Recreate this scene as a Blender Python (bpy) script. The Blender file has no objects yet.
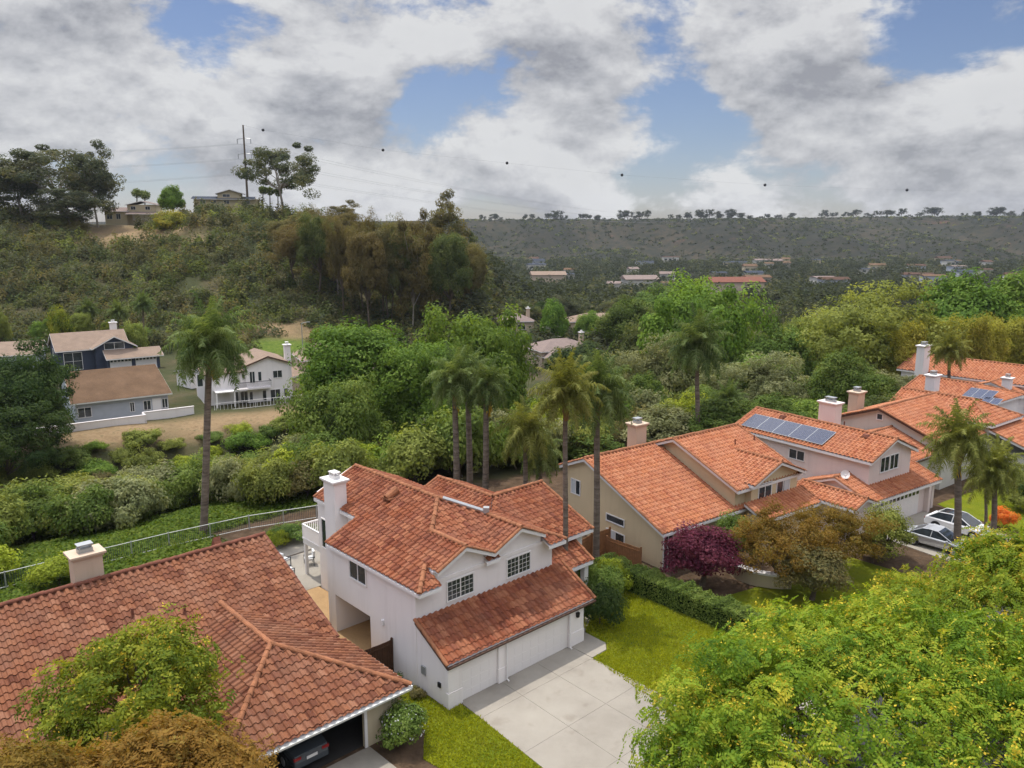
import bpy, bmesh, math, random
import numpy as np
from mathutils import Vector, Matrix, noise

random.seed(7)
SC = bpy.context.scene
COL = SC.collection
R = math.radians

# ------------------------------------------------------------------ survey: the drone's position turns measured angles into ground points
FPX, CAMZ = 804.0, 23.5
PITCH = math.atan(157 / 804.0)
SP, CP = math.sin(PITCH), math.cos(PITCH)

def at_z(px, py, z=0.0):
    X, Y = (px - 512) / FPX, (py - 384) / FPX
    d = (CAMZ - z) / (SP + Y * CP)
    return Vector((X * d, d * (CP - Y * SP), z))

def at_d(px, py, dist):
    X, Y = (px - 512) / FPX, (py - 384) / FPX
    d = dist / (CP - Y * SP)
    return Vector((X * d, dist, CAMZ - d * (SP + Y * CP)))

class Frame:
    """a house's own axes: u along its front, v towards its back"""
    def __init__(s, x, y, deg):
        s.x, s.y, s.a = x, y, R(deg)
        s.c, s.s = math.cos(s.a), math.sin(s.a)
    def w(s, u, v, z=0.0):
        return Vector((s.x + u * s.c - v * s.s, s.y + u * s.s + v * s.c, z))
    def uv(s, p):
        dx, dy = p[0] - s.x, p[1] - s.y
        return dx * s.c + dy * s.s, -dx * s.s + dy * s.c
    def solve(s, px, py, u=None, v=None):
        lo, hi = -12.0, 20.0
        for _ in range(50):
            m = (lo + hi) / 2
            q = s.uv(at_z(px, py, m))
            if (q[0] > u) if u is not None else (q[1] > v): lo = m
            else: hi = m
        return q[0], q[1], m

MAIN = Frame(-3.1368, 36.0375, 42.82)

# ------------------------------------------------------------------ terrain height
def sstep(a, b, x):
    t = np.clip((x - a) / (b - a), 0, 1)
    return t * t * (3 - 2 * t)

_rng = np.random.default_rng(11)
_pw = [(_rng.uniform(-1, 1), _rng.uniform(-1, 1), _rng.uniform(0, 6.28)) for _ in range(40)]
def waves(x, y, wl, n=6, k=0):
    o = 0 * x
    for i in range(n):
        a, b, p = _pw[(i + k) % 40]
        m = math.hypot(a, b) + .2
        o = o + np.sin((x * a + y * b) / m * 6.283 / (wl * (1 - .09 * i)) + p)
    return o / n

CREST_PX = [-600, -200, 0, 60, 100, 150, 200, 260, 310, 340, 400, 430, 480, 520, 560, 4000]
CREST_Z = [34, 33, 30, 27, 24, 24, 28.5, 29.5, 27.5, 25, 21, 16, 6, -5, -12, -12]

def bank(x, y):
    dx, dy = x - MAIN.x, y - MAIN.y
    u = dx * MAIN.c + dy * MAIN.s
    v = -dx * MAIN.s + dy * MAIN.c
    vr = 30.6 - .28 * np.clip(u - 9, 0, 140)
    return u, v, v - vr

def ground_z(x, y):
    x = np.asarray(x, float); y = np.asarray(y, float)
    u, v, t = bank(x, y)
    ys = np.maximum(y, 1.0)
    px = 512 + 804 * x / (ys * CP + 4)
    wl = sstep(370, 300, px)
    zb = -7.6 * sstep(-1.5, 38, t) * (t > -1.5) + .5 * waves(x, y, 17) * sstep(6, 22, t)
    zb = zb + wl * 4.1 * sstep(43, 55, t)
    zb = zb - 14 * sstep(160, 700, y) * (1 - wl) * sstep(5, 40, t)
    hz = np.interp(px, CREST_PX, CREST_Z)
    s = sstep(168, 290, y)
    hill = zb + (hz - zb) * s * sstep(560, 480, px) + (waves(x, y, 46) * 1.6 + waves(x, y, 23, k=9) * .8) * s * (1 - sstep(480, 560, px)) * sstep(330, 270, y)
    back = sstep(430, 750, y)
    hill = hill * (1 - back) + (-23) * back
    m = sstep(1080, 1650, y + 90 * waves(x, y, 620, k=3) + 45 * waves(x, y, 260, k=7))
    crest = 57 + 5.5 * waves(x, y, 620, n=4, k=12) + sstep(-100, 800, x) * 9
    hill = hill + m * crest - m * (1 - m) * 4 * (16 + 13 * np.sin((x + .35 * y) / 58 + 2 * np.sin(x / 170)) + 9 * np.sin((x - .2 * y) / 27 + 1.3))
    return np.where(y < 1, np.where(t > 0, zb, 0.0), hill)

def gz(x, y):
    return float(ground_z(np.array([x]), np.array([y]))[0])

def at_ground(px, dist):
    p = at_d(px, 300, dist)
    z = gz(p.x, p.y)
    zc = dist * CP + (CAMZ - z) * SP
    x = (px - 512) / FPX * zc
    return Vector((x, dist, gz(x, dist)))

# ------------------------------------------------------------------ objects and tags
def link(o, parent=None):
    COL.objects.link(o)
    if parent is not None: o.parent = parent
    return o

def tag(o, label, cat, group=None, kind=None):
    if label: o['label'] = label
    if cat: o['category'] = cat
    if group: o['group'] = group
    if kind: o['kind'] = kind
    return o

def thing(name, label, cat, loc=(0, 0, 0), rz=0, group=None):
    o = bpy.data.objects.new(name, None)
    o.empty_display_size = .3
    o.location = loc; o.rotation_euler = (0, 0, rz)
    return tag(link(o), label, cat, group)

def mesh_from(name, verts, faces, mats, parent=None, mi=None, attrs=None, smooth=False):
    me = bpy.data.meshes.new(name)
    if isinstance(verts, np.ndarray) and isinstance(faces, np.ndarray):
        n, k = faces.shape
        me.vertices.add(len(verts)); me.vertices.foreach_set('co', verts.astype(np.float32).ravel())
        me.loops.add(n * k); me.loops.foreach_set('vertex_index', faces.astype(np.int32).ravel())
        me.polygons.add(n); me.polygons.foreach_set('loop_start', np.arange(0, n * k, k, dtype=np.int32))
        try: me.polygons.foreach_set('loop_total', np.full(n, k, np.int32))
        except Exception: pass
        me.update(calc_edges=True)
    else:
        me.from_pydata([tuple(v) for v in verts], [], [tuple(f) for f in faces])
    for m in mats: me.materials.append(m)
    if mi is not None: me.polygons.foreach_set('material_index', np.asarray(mi, np.int32))
    for nm, (dom, typ, arr) in (attrs or {}).items():
        a = me.attributes.new(nm, typ, dom)
        a.data.foreach_set('vector' if typ == 'FLOAT_VECTOR' else 'value', np.asarray(arr, np.float32).ravel())
    if smooth: me.polygons.foreach_set('use_smooth', np.ones(len(me.polygons), bool))
    me.update()
    return link(bpy.data.objects.new(name, me), parent)

class MB:
    """collects shapes that together make one part"""
    def __init__(s): s.v, s.f, s.mi = [], [], []
    def add(s, vs, fs, mi=0):
        o = len(s.v); s.v += [tuple(p) for p in vs]
        s.f += [tuple(i + o for i in f) for f in fs]; s.mi += [mi] * len(fs)
    def box(s, c, d, mi=0, rz=0.0, top=1.0):
        x, y, z = d[0] / 2, d[1] / 2, d[2] / 2
        ca, sa = math.cos(rz), math.sin(rz); vs = []
        for k, sc in ((-z, 1), (z, top)):
            for a, b in ((-x, -y), (x, -y), (x, y), (-x, y)):
                a *= sc; b *= sc
                vs.append((c[0] + a * ca - b * sa, c[1] + a * sa + b * ca, c[2] + k))
        s.add(vs, [(3, 2, 1, 0), (4, 5, 6, 7), (0, 1, 5, 4), (1, 2, 6, 5), (2, 3, 7, 6), (3, 0, 4, 7)], mi)
    def span(s, a, b, mi=0):
        s.box([(a[i] + b[i]) / 2 for i in range(3)], [abs(b[i] - a[i]) for i in range(3)], mi)
    def prism(s, pts, z0, z1, mi=0):
        n = len(pts)
        s.add([(p[0], p[1], z0) for p in pts] + [(p[0], p[1], z1) for p in pts],
              [tuple(range(n - 1, -1, -1)), tuple(range(n, 2 * n))] + [(i, (i + 1) % n, n + (i + 1) % n, n + i) for i in range(n)], mi)
    def along_u(s, prof, u0, u1, mi=0):      # prof: (v, z) points
        n = len(prof)
        s.add([(u0, p[0], p[1]) for p in prof] + [(u1, p[0], p[1]) for p in prof],
              [tuple(range(n)), tuple(range(2 * n - 1, n - 1, -1))] + [(i, n + i, n + (i + 1) % n, (i + 1) % n) for i in range(n)], mi)
    def along_v(s, prof, v0, v1, mi=0):      # prof: (u, z) points
        n = len(prof)
        s.add([(p[0], v0, p[1]) for p in prof] + [(p[0], v1, p[1]) for p in prof],
              [tuple(range(n)), tuple(range(2 * n - 1, n - 1, -1))] + [(i, n + i, n + (i + 1) % n, (i + 1) % n) for i in range(n)], mi)
    def tube(s, pts, rad, n=6, mi=0, cap=True):
        pts = [Vector(p) for p in pts]
        if not hasattr(rad, '__len__'): rad = [rad] * len(pts)
        o = len(s.v); ring = []
        ref = Vector((.31, .17, .93)).normalized()
        for i, p in enumerate(pts):
            t = (pts[min(i + 1, len(pts) - 1)] - pts[max(i - 1, 0)]).normalized()
            a = t.cross(ref if abs(t.dot(ref)) < .95 else Vector((1, 0, 0))).normalized(); b = t.cross(a)
            for k in range(n):
                th = 6.28319 * k / n
                s.v.append(tuple(p + (a * math.cos(th) + b * math.sin(th)) * rad[i]))
        for i in range(len(pts) - 1):
            for k in range(n):
                s.f.append((o + i * n + k, o + i * n + (k + 1) % n, o + (i + 1) * n + (k + 1) % n, o + (i + 1) * n + k)); s.mi.append(mi)
        if cap:
            s.f.append(tuple(o + k for k in range(n - 1, -1, -1))); s.mi.append(mi)
            e = o + (len(pts) - 1) * n
            s.f.append(tuple(e + k for k in range(n))); s.mi.append(mi)
    def build(s, name, mats, parent=None, smooth=False, bevel=0):
        if not isinstance(mats, (list, tuple)): mats = [mats]
        o = mesh_from(name, s.v, s.f, mats, parent, s.mi, smooth=smooth)
        if bevel:
            m = o.modifiers.new('edge', 'BEVEL'); m.width = bevel; m.segments = 2; m.limit_method = 'ANGLE'
        return o

# ------------------------------------------------------------------ materials
def _nodes(name):
    m = bpy.data.materials.new(name); m.use_nodes = True
    nt = m.node_tree; b = nt.nodes['Principled BSDF']
    return m, nt, nt.nodes, nt.links, b

def _noise(nt, scale, detail=4, rough=.55, coord='Object', vec=None, stretch=None):
    n = nt.nodes.new('ShaderNodeTexNoise')
    n.inputs['Scale'].default_value = scale; n.inputs['Detail'].default_value = detail; n.inputs['Roughness'].default_value = rough
    if vec is None:
        tc = nt.nodes.new('ShaderNodeTexCoord'); vec = tc.outputs[coord]
    if stretch:
        mp = nt.nodes.new('ShaderNodeMapping'); mp.inputs['Scale'].default_value = stretch
        nt.links.new(vec, mp.inputs['Vector']); vec = mp.outputs[0]
    nt.links.new(vec, n.inputs['Vector'])
    return n.outputs['Fac']

def _ramp(nt, fac, stops):
    r = nt.nodes.new('ShaderNodeValToRGB'); e = r.color_ramp.elements
    while len(e) < len(stops): e.new(.5)
    for i, (p, c) in enumerate(stops):
        e[i].position = p; e[i].color = (c[0], c[1], c[2], 1)
    nt.links.new(fac, r.inputs[0])
    return r.outputs[0]

def _mix(nt, fac, a, b, mode='MIX'):
    m = nt.nodes.new('ShaderNodeMix'); m.data_type = 'RGBA'; m.blend_type = mode
    for val, sock in ((fac, m.inputs[0]), (a, m.inputs[6]), (b, m.inputs[7])):
        if hasattr(val, 'links') or hasattr(val, 'is_linked'): nt.links.new(val, sock)
        elif isinstance(val, (int, float)): sock.default_value = val
        else: sock.default_value = (val[0], val[1], val[2], 1)
    return m.outputs[2]

def _math(nt, op, a, b=None, clamp=False):
    m = nt.nodes.new('ShaderNodeMath'); m.operation = op; m.use_clamp = clamp
    for val, sock in ((a, m.inputs[0]), (b, m.inputs[1])):
        if val is None: continue
        if hasattr(val, 'is_linked'): nt.links.new(val, sock)
        else: sock.default_value = val
    return m.outputs[0]

def _bump(nt, b, h, strength, dist=.05):
    bp = nt.nodes.new('ShaderNodeBump'); bp.inputs['Strength'].default_value = strength; bp.inputs['Distance'].default_value = dist
    nt.links.new(h, bp.inputs['Height']); nt.links.new(bp.outputs[0], b.inputs['Normal'])

def mat_plain(name, col, rough=.7, var=.12, scale=1.5, fine=30, bump=0, metal=0, spec=.3):
    m, nt, N, L, b = _nodes(name)
    f1 = _noise(nt, scale); f2 = _noise(nt, fine, 2)
    f = _math(nt, 'ADD', _math(nt, 'MULTIPLY', f1, .65), _math(nt, 'MULTIPLY', f2, .35))
    c = _ramp(nt, f, [(.3, [x * (1 - var) for x in col]), (.7, [min(1, x * (1 + var)) for x in col])])
    L.new(c, b.inputs['Base Color'])
    b.inputs['Roughness'].default_value = rough; b.inputs['Metallic'].default_value = metal
    b.inputs['Specular IOR Level'].default_value = spec
    if bump: _bump(nt, b, f2, bump, .03)
    return m

def mat_stucco(name, col):
    m, nt, N, L, b = _nodes(name)
    f1 = _noise(nt, .5, 5); f2 = _noise(nt, 28, 3); st = _noise(nt, 1.0, 5, .6, stretch=(2.2, 2.2, .22))
    c = _ramp(nt, f1, [(.3, [x * .95 for x in col]), (.7, col)])
    c = _mix(nt, _math(nt, 'MULTIPLY', _ramp(nt, st, [(.52, (0, 0, 0)), (.78, (1, 1, 1))]), .35), c, [col[0] * .72, col[1] * .69, col[2] * .66])
    L.new(c, b.inputs['Base Color']); b.inputs['Roughness'].default_value = .92; b.inputs['Specular IOR Level'].default_value = .1
    _bump(nt, b, f2, .3, .03)
    return m

def mat_tile(name, cols, stain, stain_amt=.5, dark=(.12, .05, .03)):
    m, nt, N, L, b = _nodes(name)
    a = N.new('ShaderNodeAttribute'); a.attribute_name = 'tuv'
    fl = N.new('ShaderNodeVectorMath'); fl.operation = 'FLOOR'; L.new(a.outputs['Vector'], fl.inputs[0])
    wn = N.new('ShaderNodeTexWhiteNoise'); wn.noise_dimensions = '3D'; L.new(fl.outputs[0], wn.inputs['Vector'])
    n = len(cols)
    c = _ramp(nt, wn.outputs['Value'], [(i / (n - 1), k) for i, k in enumerate(cols)])
    big = _noise(nt, .55, 5, .6)
    c = _mix(nt, _math(nt, 'MULTIPLY', _ramp(nt, big, [(.42, (0, 0, 0)), (.7, (1, 1, 1))]), stain_amt), c, stain)
    small = _noise(nt, 9, 3)
    c = _mix(nt, _math(nt, 'MULTIPLY', _ramp(nt, small, [(.5, (0, 0, 0)), (.75, (1, 1, 1))]), .35), c, dark)
    L.new(c, b.inputs['Base Color']); b.inputs['Roughness'].default_value = .88; b.inputs['Specular IOR Level'].default_value = .1
    _bump(nt, b, _noise(nt, 40, 2), .25, .02)
    return m

def mat_leaf(name, cols, trans=.8, hue=.009, val=.16):
    m, nt, N, L, b = _nodes(name)
    a = N.new('ShaderNodeAttribute'); a.attribute_name = 'lf'
    n = len(cols)
    c = _ramp(nt, a.outputs['Fac'], [(i / (n - 1), k) for i, k in enumerate(cols)])
    oi = N.new('ShaderNodeObjectInfo')
    hs = N.new('ShaderNodeHueSaturation')
    L.new(_math(nt, 'ADD', _math(nt, 'MULTIPLY', oi.outputs['Random'], 2 * hue), .5 - hue), hs.inputs['Hue'])
    wn = N.new('ShaderNodeTexWhiteNoise'); wn.noise_dimensions = '1D'; L.new(oi.outputs['Random'], wn.inputs['W'])
    L.new(_math(nt, 'ADD', _math(nt, 'MULTIPLY', wn.outputs['Value'], 2 * val), 1 - val), hs.inputs['Value'])
    L.new(c, hs.inputs['Color'])
    L.new(hs.outputs[0], b.inputs['Base Color']); b.inputs['Roughness'].default_value = .7; b.inputs['Specular IOR Level'].default_value = .06
    t = N.new('ShaderNodeBsdfTranslucent'); L.new(_mix(nt, 1.0, hs.outputs[0], (trans * 1.15, trans * 1.1, trans * .6), 'MULTIPLY'), t.inputs['Color'])
    mx = N.new('ShaderNodeAddShader')      # leaves reflect and let light through
    L.new(b.outputs[0], mx.inputs[0]); L.new(t.outputs[0], mx.inputs[1]); L.new(mx.outputs[0], N['Material Output'].inputs['Surface'])
    return m

def mat_glass(name, col=(.018, .022, .026)):
    m, nt, N, L, b = _nodes(name)
    L.new(_ramp(nt, _noise(nt, 1.3, 2), [(.35, col), (.65, [x * 2.2 for x in col])]), b.inputs['Base Color'])
    b.inputs['Roughness'].default_value = .06; b.inputs['Specular IOR Level'].default_value = .6
    return m

M = {}
M['white'] = mat_stucco('white_stucco', (.80, .75, .725))
M['trim'] = mat_plain('white_trim', (.74, .71, .685), .6, .03)
M['doorwhite'] = mat_plain('door_paint', (.74, .70, .675), .5, .03, .4)
M['beige'] = mat_stucco('beige_stucco', (.62, .495, .315))
M['pink'] = mat_stucco('pale_pink_stucco', (.72, .61, .565))
M['grey'] = mat_stucco('grey_stucco', (.56, .53, .47))
M['cream'] = mat_stucco('cream_stucco', (.52, .44, .30))
M['tan'] = mat_stucco('tan_stucco', (.56, .44, .33))
M['slate'] = mat_plain('slate_blue_siding', (.045, .055, .085), .8, .1)
M['ltgrey'] = mat_plain('light_grey_siding', (.40, .42, .46), .8, .08)
M['glass'] = mat_glass('window_glass')
M['curtain'] = mat_plain('pale_blind', (.5, .52, .53), .5, .05)
M['metal'] = mat_plain('galvanised', (.42, .43, .43), .45, .1, metal=.6)
M['gutter'] = mat_plain('gutter_paint', (.60, .60, .56), .55, .06)
M['darkgutter'] = mat_plain('brown_gutter', (.09, .05, .035), .6, .1)
M['wood'] = mat_plain('fence_wood', (.26, .12, .05), .85, .3, 3, 20)
M['darkwood'] = mat_plain('dark_gate_wood', (.07, .032, .016), .85, .3, 3, 20)
M['concrete'] = mat_plain('driveway_concrete', (.37, .335, .275), .85, .14, .35, 18, .15)
def mat_concrete():
    m, nt, N, L, b = _nodes('stained_concrete')
    big = _noise(nt, .22, 6, .65); fine = _noise(nt, 9, 5, .7); spots = _noise(nt, .9, 3, .5)
    c = _ramp(nt, big, [(.3, (.225, .20, .165)), (.5, (.30, .27, .225)), (.7, (.35, .318, .265))])
    c = _mix(nt, _math(nt, 'MULTIPLY', _ramp(nt, spots, [(.6, (0, 0, 0)), (.72, (1, 1, 1))]), .45), c, (.19, .155, .12))
    c = _mix(nt, _math(nt, 'MULTIPLY', fine, .3), c, (.22, .2, .17))
    L.new(c, b.inputs['Base Color']); b.inputs['Roughness'].default_value = .9; b.inputs['Specular IOR Level'].default_value = .15
    _bump(nt, b, fine, .3, .02)
    return m
M['concrete'] = mat_concrete()
M['paver'] = mat_plain('tan_paving', (.36, .23, .11), .9, .2, .7, 10, .2)
M['asphalt'] = mat_plain('asphalt', (.05, .05, .05), .9, .15, .3, 30, .2)
M['bark'] = mat_plain('bark', (.12, .09, .065), .9, .35, 2, 14, .5)
M['palebark'] = mat_plain('pale_bark', (.30, .26, .21), .85, .3, 2, 9, .3)
def mat_palm():
    m, nt, N, L, b = _nodes('palm_trunk')
    ring = _noise(nt, 1.0, 3, .6, stretch=(1.2, 1.2, 5.5)); f = _noise(nt, 9, 4)
    c = _ramp(nt, ring, [(.3, (.10, .078, .06)), (.5, (.19, .15, .115)), (.7, (.27, .22, .175))])
    c = _mix(nt, _math(nt, 'MULTIPLY', f, .5), c, (.08, .06, .05))
    L.new(c, b.inputs['Base Color']); b.inputs['Roughness'].default_value = .95; b.inputs['Specular IOR Level'].default_value = .1
    _bump(nt, b, ring, .9, .08)
    return m
M['palmtrunk'] = mat_palm()
M['boots'] = mat_plain('palm_boots', (.25, .13, .07), .9, .4, 2, 12, .6)
M['black'] = mat_plain('black_plastic', (.015, .015, .016), .5, .1)
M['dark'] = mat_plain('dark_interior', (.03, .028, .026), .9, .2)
M['rubber'] = mat_plain('rubber', (.02, .02, .02), .8, .1)
M['solar'] = None
M['shingle'] = mat_plain('tan_shingle', (.25, .185, .14), .9, .16, .8, 6, .3, spec=.04)
M['brownshingle'] = mat_plain('brown_shingle', (.14, .088, .054), .9, .28, .5, 7, .3, spec=.04)
M['greyshingle'] = mat_plain('grey_shingle', (.22, .17, .15), .9, .16, .8, 6, .3, spec=.04)
M['blueshingle'] = mat_plain('blue_grey_shingle', (.05, .058, .075), .9, .16, .8, 6, .3, spec=.04)
M['cap'] = mat_plain('ridge_clay', (.28, .115, .055), .9, .45, 2.2, 9, .4)
M['capdark'] = mat_plain('ridge_clay_dark', (.17, .062, .038), .9, .45, 2.2, 9, .4)
M['silver'] = mat_plain('silver_paint', (.50, .51, .52), .25, .03, metal=.5, spec=.5)
M['carwhite'] = mat_plain('white_car_paint', (.80, .80, .80), .2, .02, spec=.5)
M['cargrey'] = mat_plain('dark_car_paint', (.06, .07, .08), .25, .05, spec=.5)
M['cushion'] = mat_plain('white_cushion', (.75, .74, .72), .9, .05)

M['t_main'] = mat_tile('clay_tiles_main', [(.14, .044, .026), (.28, .096, .046), (.21, .066, .036), (.345, .14, .072), (.17, .052, .033)], (.31, .15, .095), .45)
M['t_near'] = mat_tile('clay_tiles_near', [(.125, .046, .027), (.21, .083, .045), (.26, .108, .056), (.165, .063, .038), (.31, .145, .084)], (.26, .135, .085), .55)
M['t_or'] = mat_tile('orange_tiles', [(.38, .14, .07), (.45, .18, .085), (.33, .115, .06), (.49, .215, .115), (.41, .16, .078)], (.42, .20, .12), .5, (.20, .08, .05))

def mat_solar():
    m, nt, N, L, b = _nodes('solar_glass')
    br = N.new('ShaderNodeTexBrick'); br.offset = 0
    br.inputs['Scale'].default_value = 1; br.inputs['Brick Width'].default_value = .16; br.inputs['Row Height'].default_value = .16
    br.inputs['Mortar Size'].default_value = .006
    br.inputs['Color1'].default_value = (.014, .02, .05, 1); br.inputs['Color2'].default_value = (.018, .025, .062, 1); br.inputs['Mortar'].default_value = (.16, .17, .2, 1)
    a = N.new('ShaderNodeAttribute'); a.attribute_name = 'tuv'; L.new(a.outputs['Vector'], br.inputs['Vector'])
    L.new(br.outputs[0], b.inputs['Base Color']); b.inputs['Roughness'].default_value = .16; b.inputs['Specular IOR Level'].default_value = .6
    return m
M['solar'] = mat_solar()

def mat_grass(name, a, b_, c_):
    m, nt, N, L, b = _nodes(name)
    f = _noise(nt, .6, 5, .6); g = _noise(nt, 14, 3, .7)
    c = _ramp(nt, f, [(.35, a), (.6, b_), (.75, c_)])
    c = _mix(nt, _math(nt, 'MULTIPLY', g, .5), c, [x * .4 for x in a])
    worn = _noise(nt, 1.7, 5, .7)
    c = _mix(nt, _math(nt, 'MULTIPLY', _ramp(nt, worn, [(.58, (0, 0, 0)), (.75, (1, 1, 1))]), .3), c, (.22, .175, .05))
    L.new(c, b.inputs['Base Color']); b.inputs['Roughness'].default_value = .9; b.inputs['Specular IOR Level'].default_value = .1
    _bump(nt, b, _noise(nt, 30, 3, .7), .9, .06)
    return m
M['lawn'] = mat_grass('lawn_grass', (.13, .17, .008), (.185, .205, .010), (.24, .225, .014))

def mat_terrain():
    m, nt, N, L, b = _nodes('terrain_ground')
    def at(nm):
        a = N.new('ShaderNodeAttribute'); a.attribute_name = nm; return a.outputs['Fac']
    tc = N.new('ShaderNodeTexCoord').outputs['Object']
    f = _noise(nt, .09, 8, .62, vec=tc); g = _noise(nt, 1.1, 6, .65, vec=tc); h = _noise(nt, .012, 8, .6, vec=tc)
    c = _ramp(nt, f, [(.3, (.035, .042, .018)), (.48, (.06, .065, .026)), (.6, (.095, .08, .042)), (.75, (.15, .115, .066))])
    c = _mix(nt, _math(nt, 'MULTIPLY', g, .6), c, (.03, .034, .014))
    green = _ramp(nt, g, [(.3, (.045, .08, .012)), (.5, (.085, .125, .018)), (.7, (.13, .16, .03))])
    c = _mix(nt, at('gc'), c, green)
    dry = _ramp(nt, g, [(.3, (.17, .115, .062)), (.55, (.26, .18, .10)), (.7, (.12, .10, .05))])
    c = _mix(nt, at('dry'), c, dry)
    far = _ramp(nt, h, [(.3, (.024, .023, .011)), (.44, (.038, .034, .017)), (.54, (.056, .043, .024)), (.6, (.033, .031, .015)), (.68, (.13, .065, .042))])
    spk = _noise(nt, .07, 6, .85, vec=tc)
    far = _mix(nt, _ramp(nt, spk, [(.46, (0, 0, 0)), (.56, (1, 1, 1))]), far, (.018, .021, .013))
    far = _mix(nt, _math(nt, 'MULTIPLY', _math(nt, 'MULTIPLY', at('veg_shade'), _ramp(nt, spk, [(.36, (.35, .35, .35)), (.6, (1, 1, 1))]) ), .9), far, (.013, .015, .009))  # painted relief shade and gully scrub darken the far slopes
    c = _mix(nt, at('far'), c, far)
    mul = _ramp(nt, g, [(.35, (.055, .036, .022)), (.65, (.11, .072, .045))])
    c = _mix(nt, at('yard'), c, mul)
    L.new(c, b.inputs['Base Color']); b.inputs['Roughness'].default_value = .95; b.inputs['Specular IOR Level'].default_value = .1
    _bump(nt, b, g, .6, .3)
    return m
M['terrain'] = mat_terrain()

# ------------------------------------------------------------------ roofs
def tile_slope(poly, w=.37, e=.42, hgt=.098, seed=0):
    """clay S-tiles laid over a planar polygon: rows step down the slope, barrels run up it"""
    P = [Vector(p) for p in poly]
    n = Vector((0, 0, 0))
    for i in range(len(P)): n += P[i].cross(P[(i + 1) % len(P)])
    n.normalize()
    if n.z < 0: n = -n; P = P[::-1]
    s = (Vector((0, 0, 1)) - n * n.z).normalized(); a = s.cross(n)
    o = n * P[0].dot(n)
    q = [((p - o).dot(a), (p - o).dot(s)) for p in P]
    a0, a1 = min(x for x, _ in q), max(x for x, _ in q); b0, b1 = min(y for _, y in q), max(y for _, y in q)
    ka, kb = math.floor(a0 / w - .05), math.floor(b0 / e - .05); a0, b0 = ka * w, kb * e
    nc = int((a1 - a0) / w) + 3; nr = int((b1 - b0) / e) + 3
    ts = [0, .12, .31, .5, .62, .81]
    hs = [-.05, .68, 1.0, .68, -.05, -.4]
    A = np.concatenate([(np.array(ts) + i) * w for i in range(nc)]) + a0
    Hh = np.tile(np.array(hs), nc) * hgt
    Acol = np.repeat(np.arange(nc) + ka, len(ts))
    rows = []
    for k in range(nr): rows += [(k * e, .05, k + kb), ((k + 1) * e, .004, k + kb)]
    V = []; T = []
    for (b, lift, k) in rows:
        bb = b + b0
        for x, h, ci in zip(A, Hh, Acol):
            jit = (((ci * 73 + k * 151 + seed * 31) % 17) / 17 - .5) * .016
            p = o + a * float(x) + s * (bb + jit) + n * (h + lift)
            V.append(p); T.append((ci + .5, k + .5, seed + .5))
    m = len(A)
    F = [(r * m + i, r * m + i + 1, (r + 1) * m + i + 1, (r + 1) * m + i) for r in range(len(rows) - 1) for i in range(m - 1)]
    me = bpy.data.meshes.new('tmp'); me.from_pydata(V, [], F)
    at = me.attributes.new('tuv', 'FLOAT_VECTOR', 'POINT'); at.data.foreach_set('vector', np.array(T, np.float32).ravel())
    bm = bmesh.new(); bm.from_mesh(me); bpy.data.meshes.remove(me)
    N = len(P)
    area = sum(q[i][0] * q[(i + 1) % N][1] - q[(i + 1) % N][0] * q[i][1] for i in range(N))
    sg = 1 if area > 0 else -1
    cross = lambda i: sg * ((q[(i + 1) % N][0] - q[i][0]) * (q[(i + 2) % N][1] - q[(i + 1) % N][1]) - (q[(i + 1) % N][1] - q[i][1]) * (q[(i + 2) % N][0] - q[(i + 1) % N][0]))
    convex = all(cross(i) >= -1e-6 for i in range(N))
    for i in range(N):
        d2 = (q[(i + 1) % N][0] - q[i][0], q[(i + 1) % N][1] - q[i][1])
        out = (a * d2[1] - s * d2[0]) * sg
        if out.length < 1e-6: continue
        bmesh.ops.bisect_plane(bm, geom=bm.verts[:] + bm.edges[:] + bm.faces[:], dist=1e-4, plane_co=P[i], plane_no=out.normalized(), clear_outer=convex)
    if not convex:
        kill = []
        for f in bm.faces:
            c = f.calc_center_median() - o; x, y = c.dot(a), c.dot(s); ins = False
            for i in range(N):
                x0, y0 = q[i]; x1, y1 = q[(i + 1) % N]
                if (y0 > y) != (y1 > y) and x < (x1 - x0) * (y - y0) / (y1 - y0) + x0: ins = not ins
            if not ins: kill.append(f)
        bmesh.ops.delete(bm, geom=kill, context='FACES')
    lay = bm.verts.layers.float_vector['tuv']
    bm.verts.index_update()
    vs = [tuple(v.co) for v in bm.verts]; tv = [tuple(v[lay]) for v in bm.verts]; fs = [tuple(v.index for v in f.verts) for f in bm.faces]
    bm.free()
    return vs, fs, tv

_seed = [0]
def barrel(mb, p0, p1, r=.13, seg=.42, lift=.05, n=6):
    p0, p1 = Vector(p0), Vector(p1); d = p1 - p0; L = d.length
    if L < .05: return
    t = d / L; k = max(1, round(L / seg)); side = t.cross(Vector((0, 0, 1))).normalized(); up = side.cross(t)
    for i in range(k):
        a = p0 + d * (i / k) - t * .04; b = p0 + d * ((i + 1) / k) + t * .02
        o = len(mb.v)
        j = random.uniform(-.012, .012)
        for c, rr in ((a, r * 1.12), (b, r * .92)):
            for q in range(n + 1):
                th = math.pi * q / n
                mb.v.append(tuple(c + side * (math.cos(th) * rr + j) + up * (math.sin(th) * rr + lift + j)))
        for q in range(n):
            mb.f.append((o + q, o + q + 1, o + n + 2 + q, o + n + 1 + q)); mb.mi.append(0)
        mb.f.append(tuple(o + q for q in range(n, -1, -1))); mb.mi.append(0)

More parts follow.
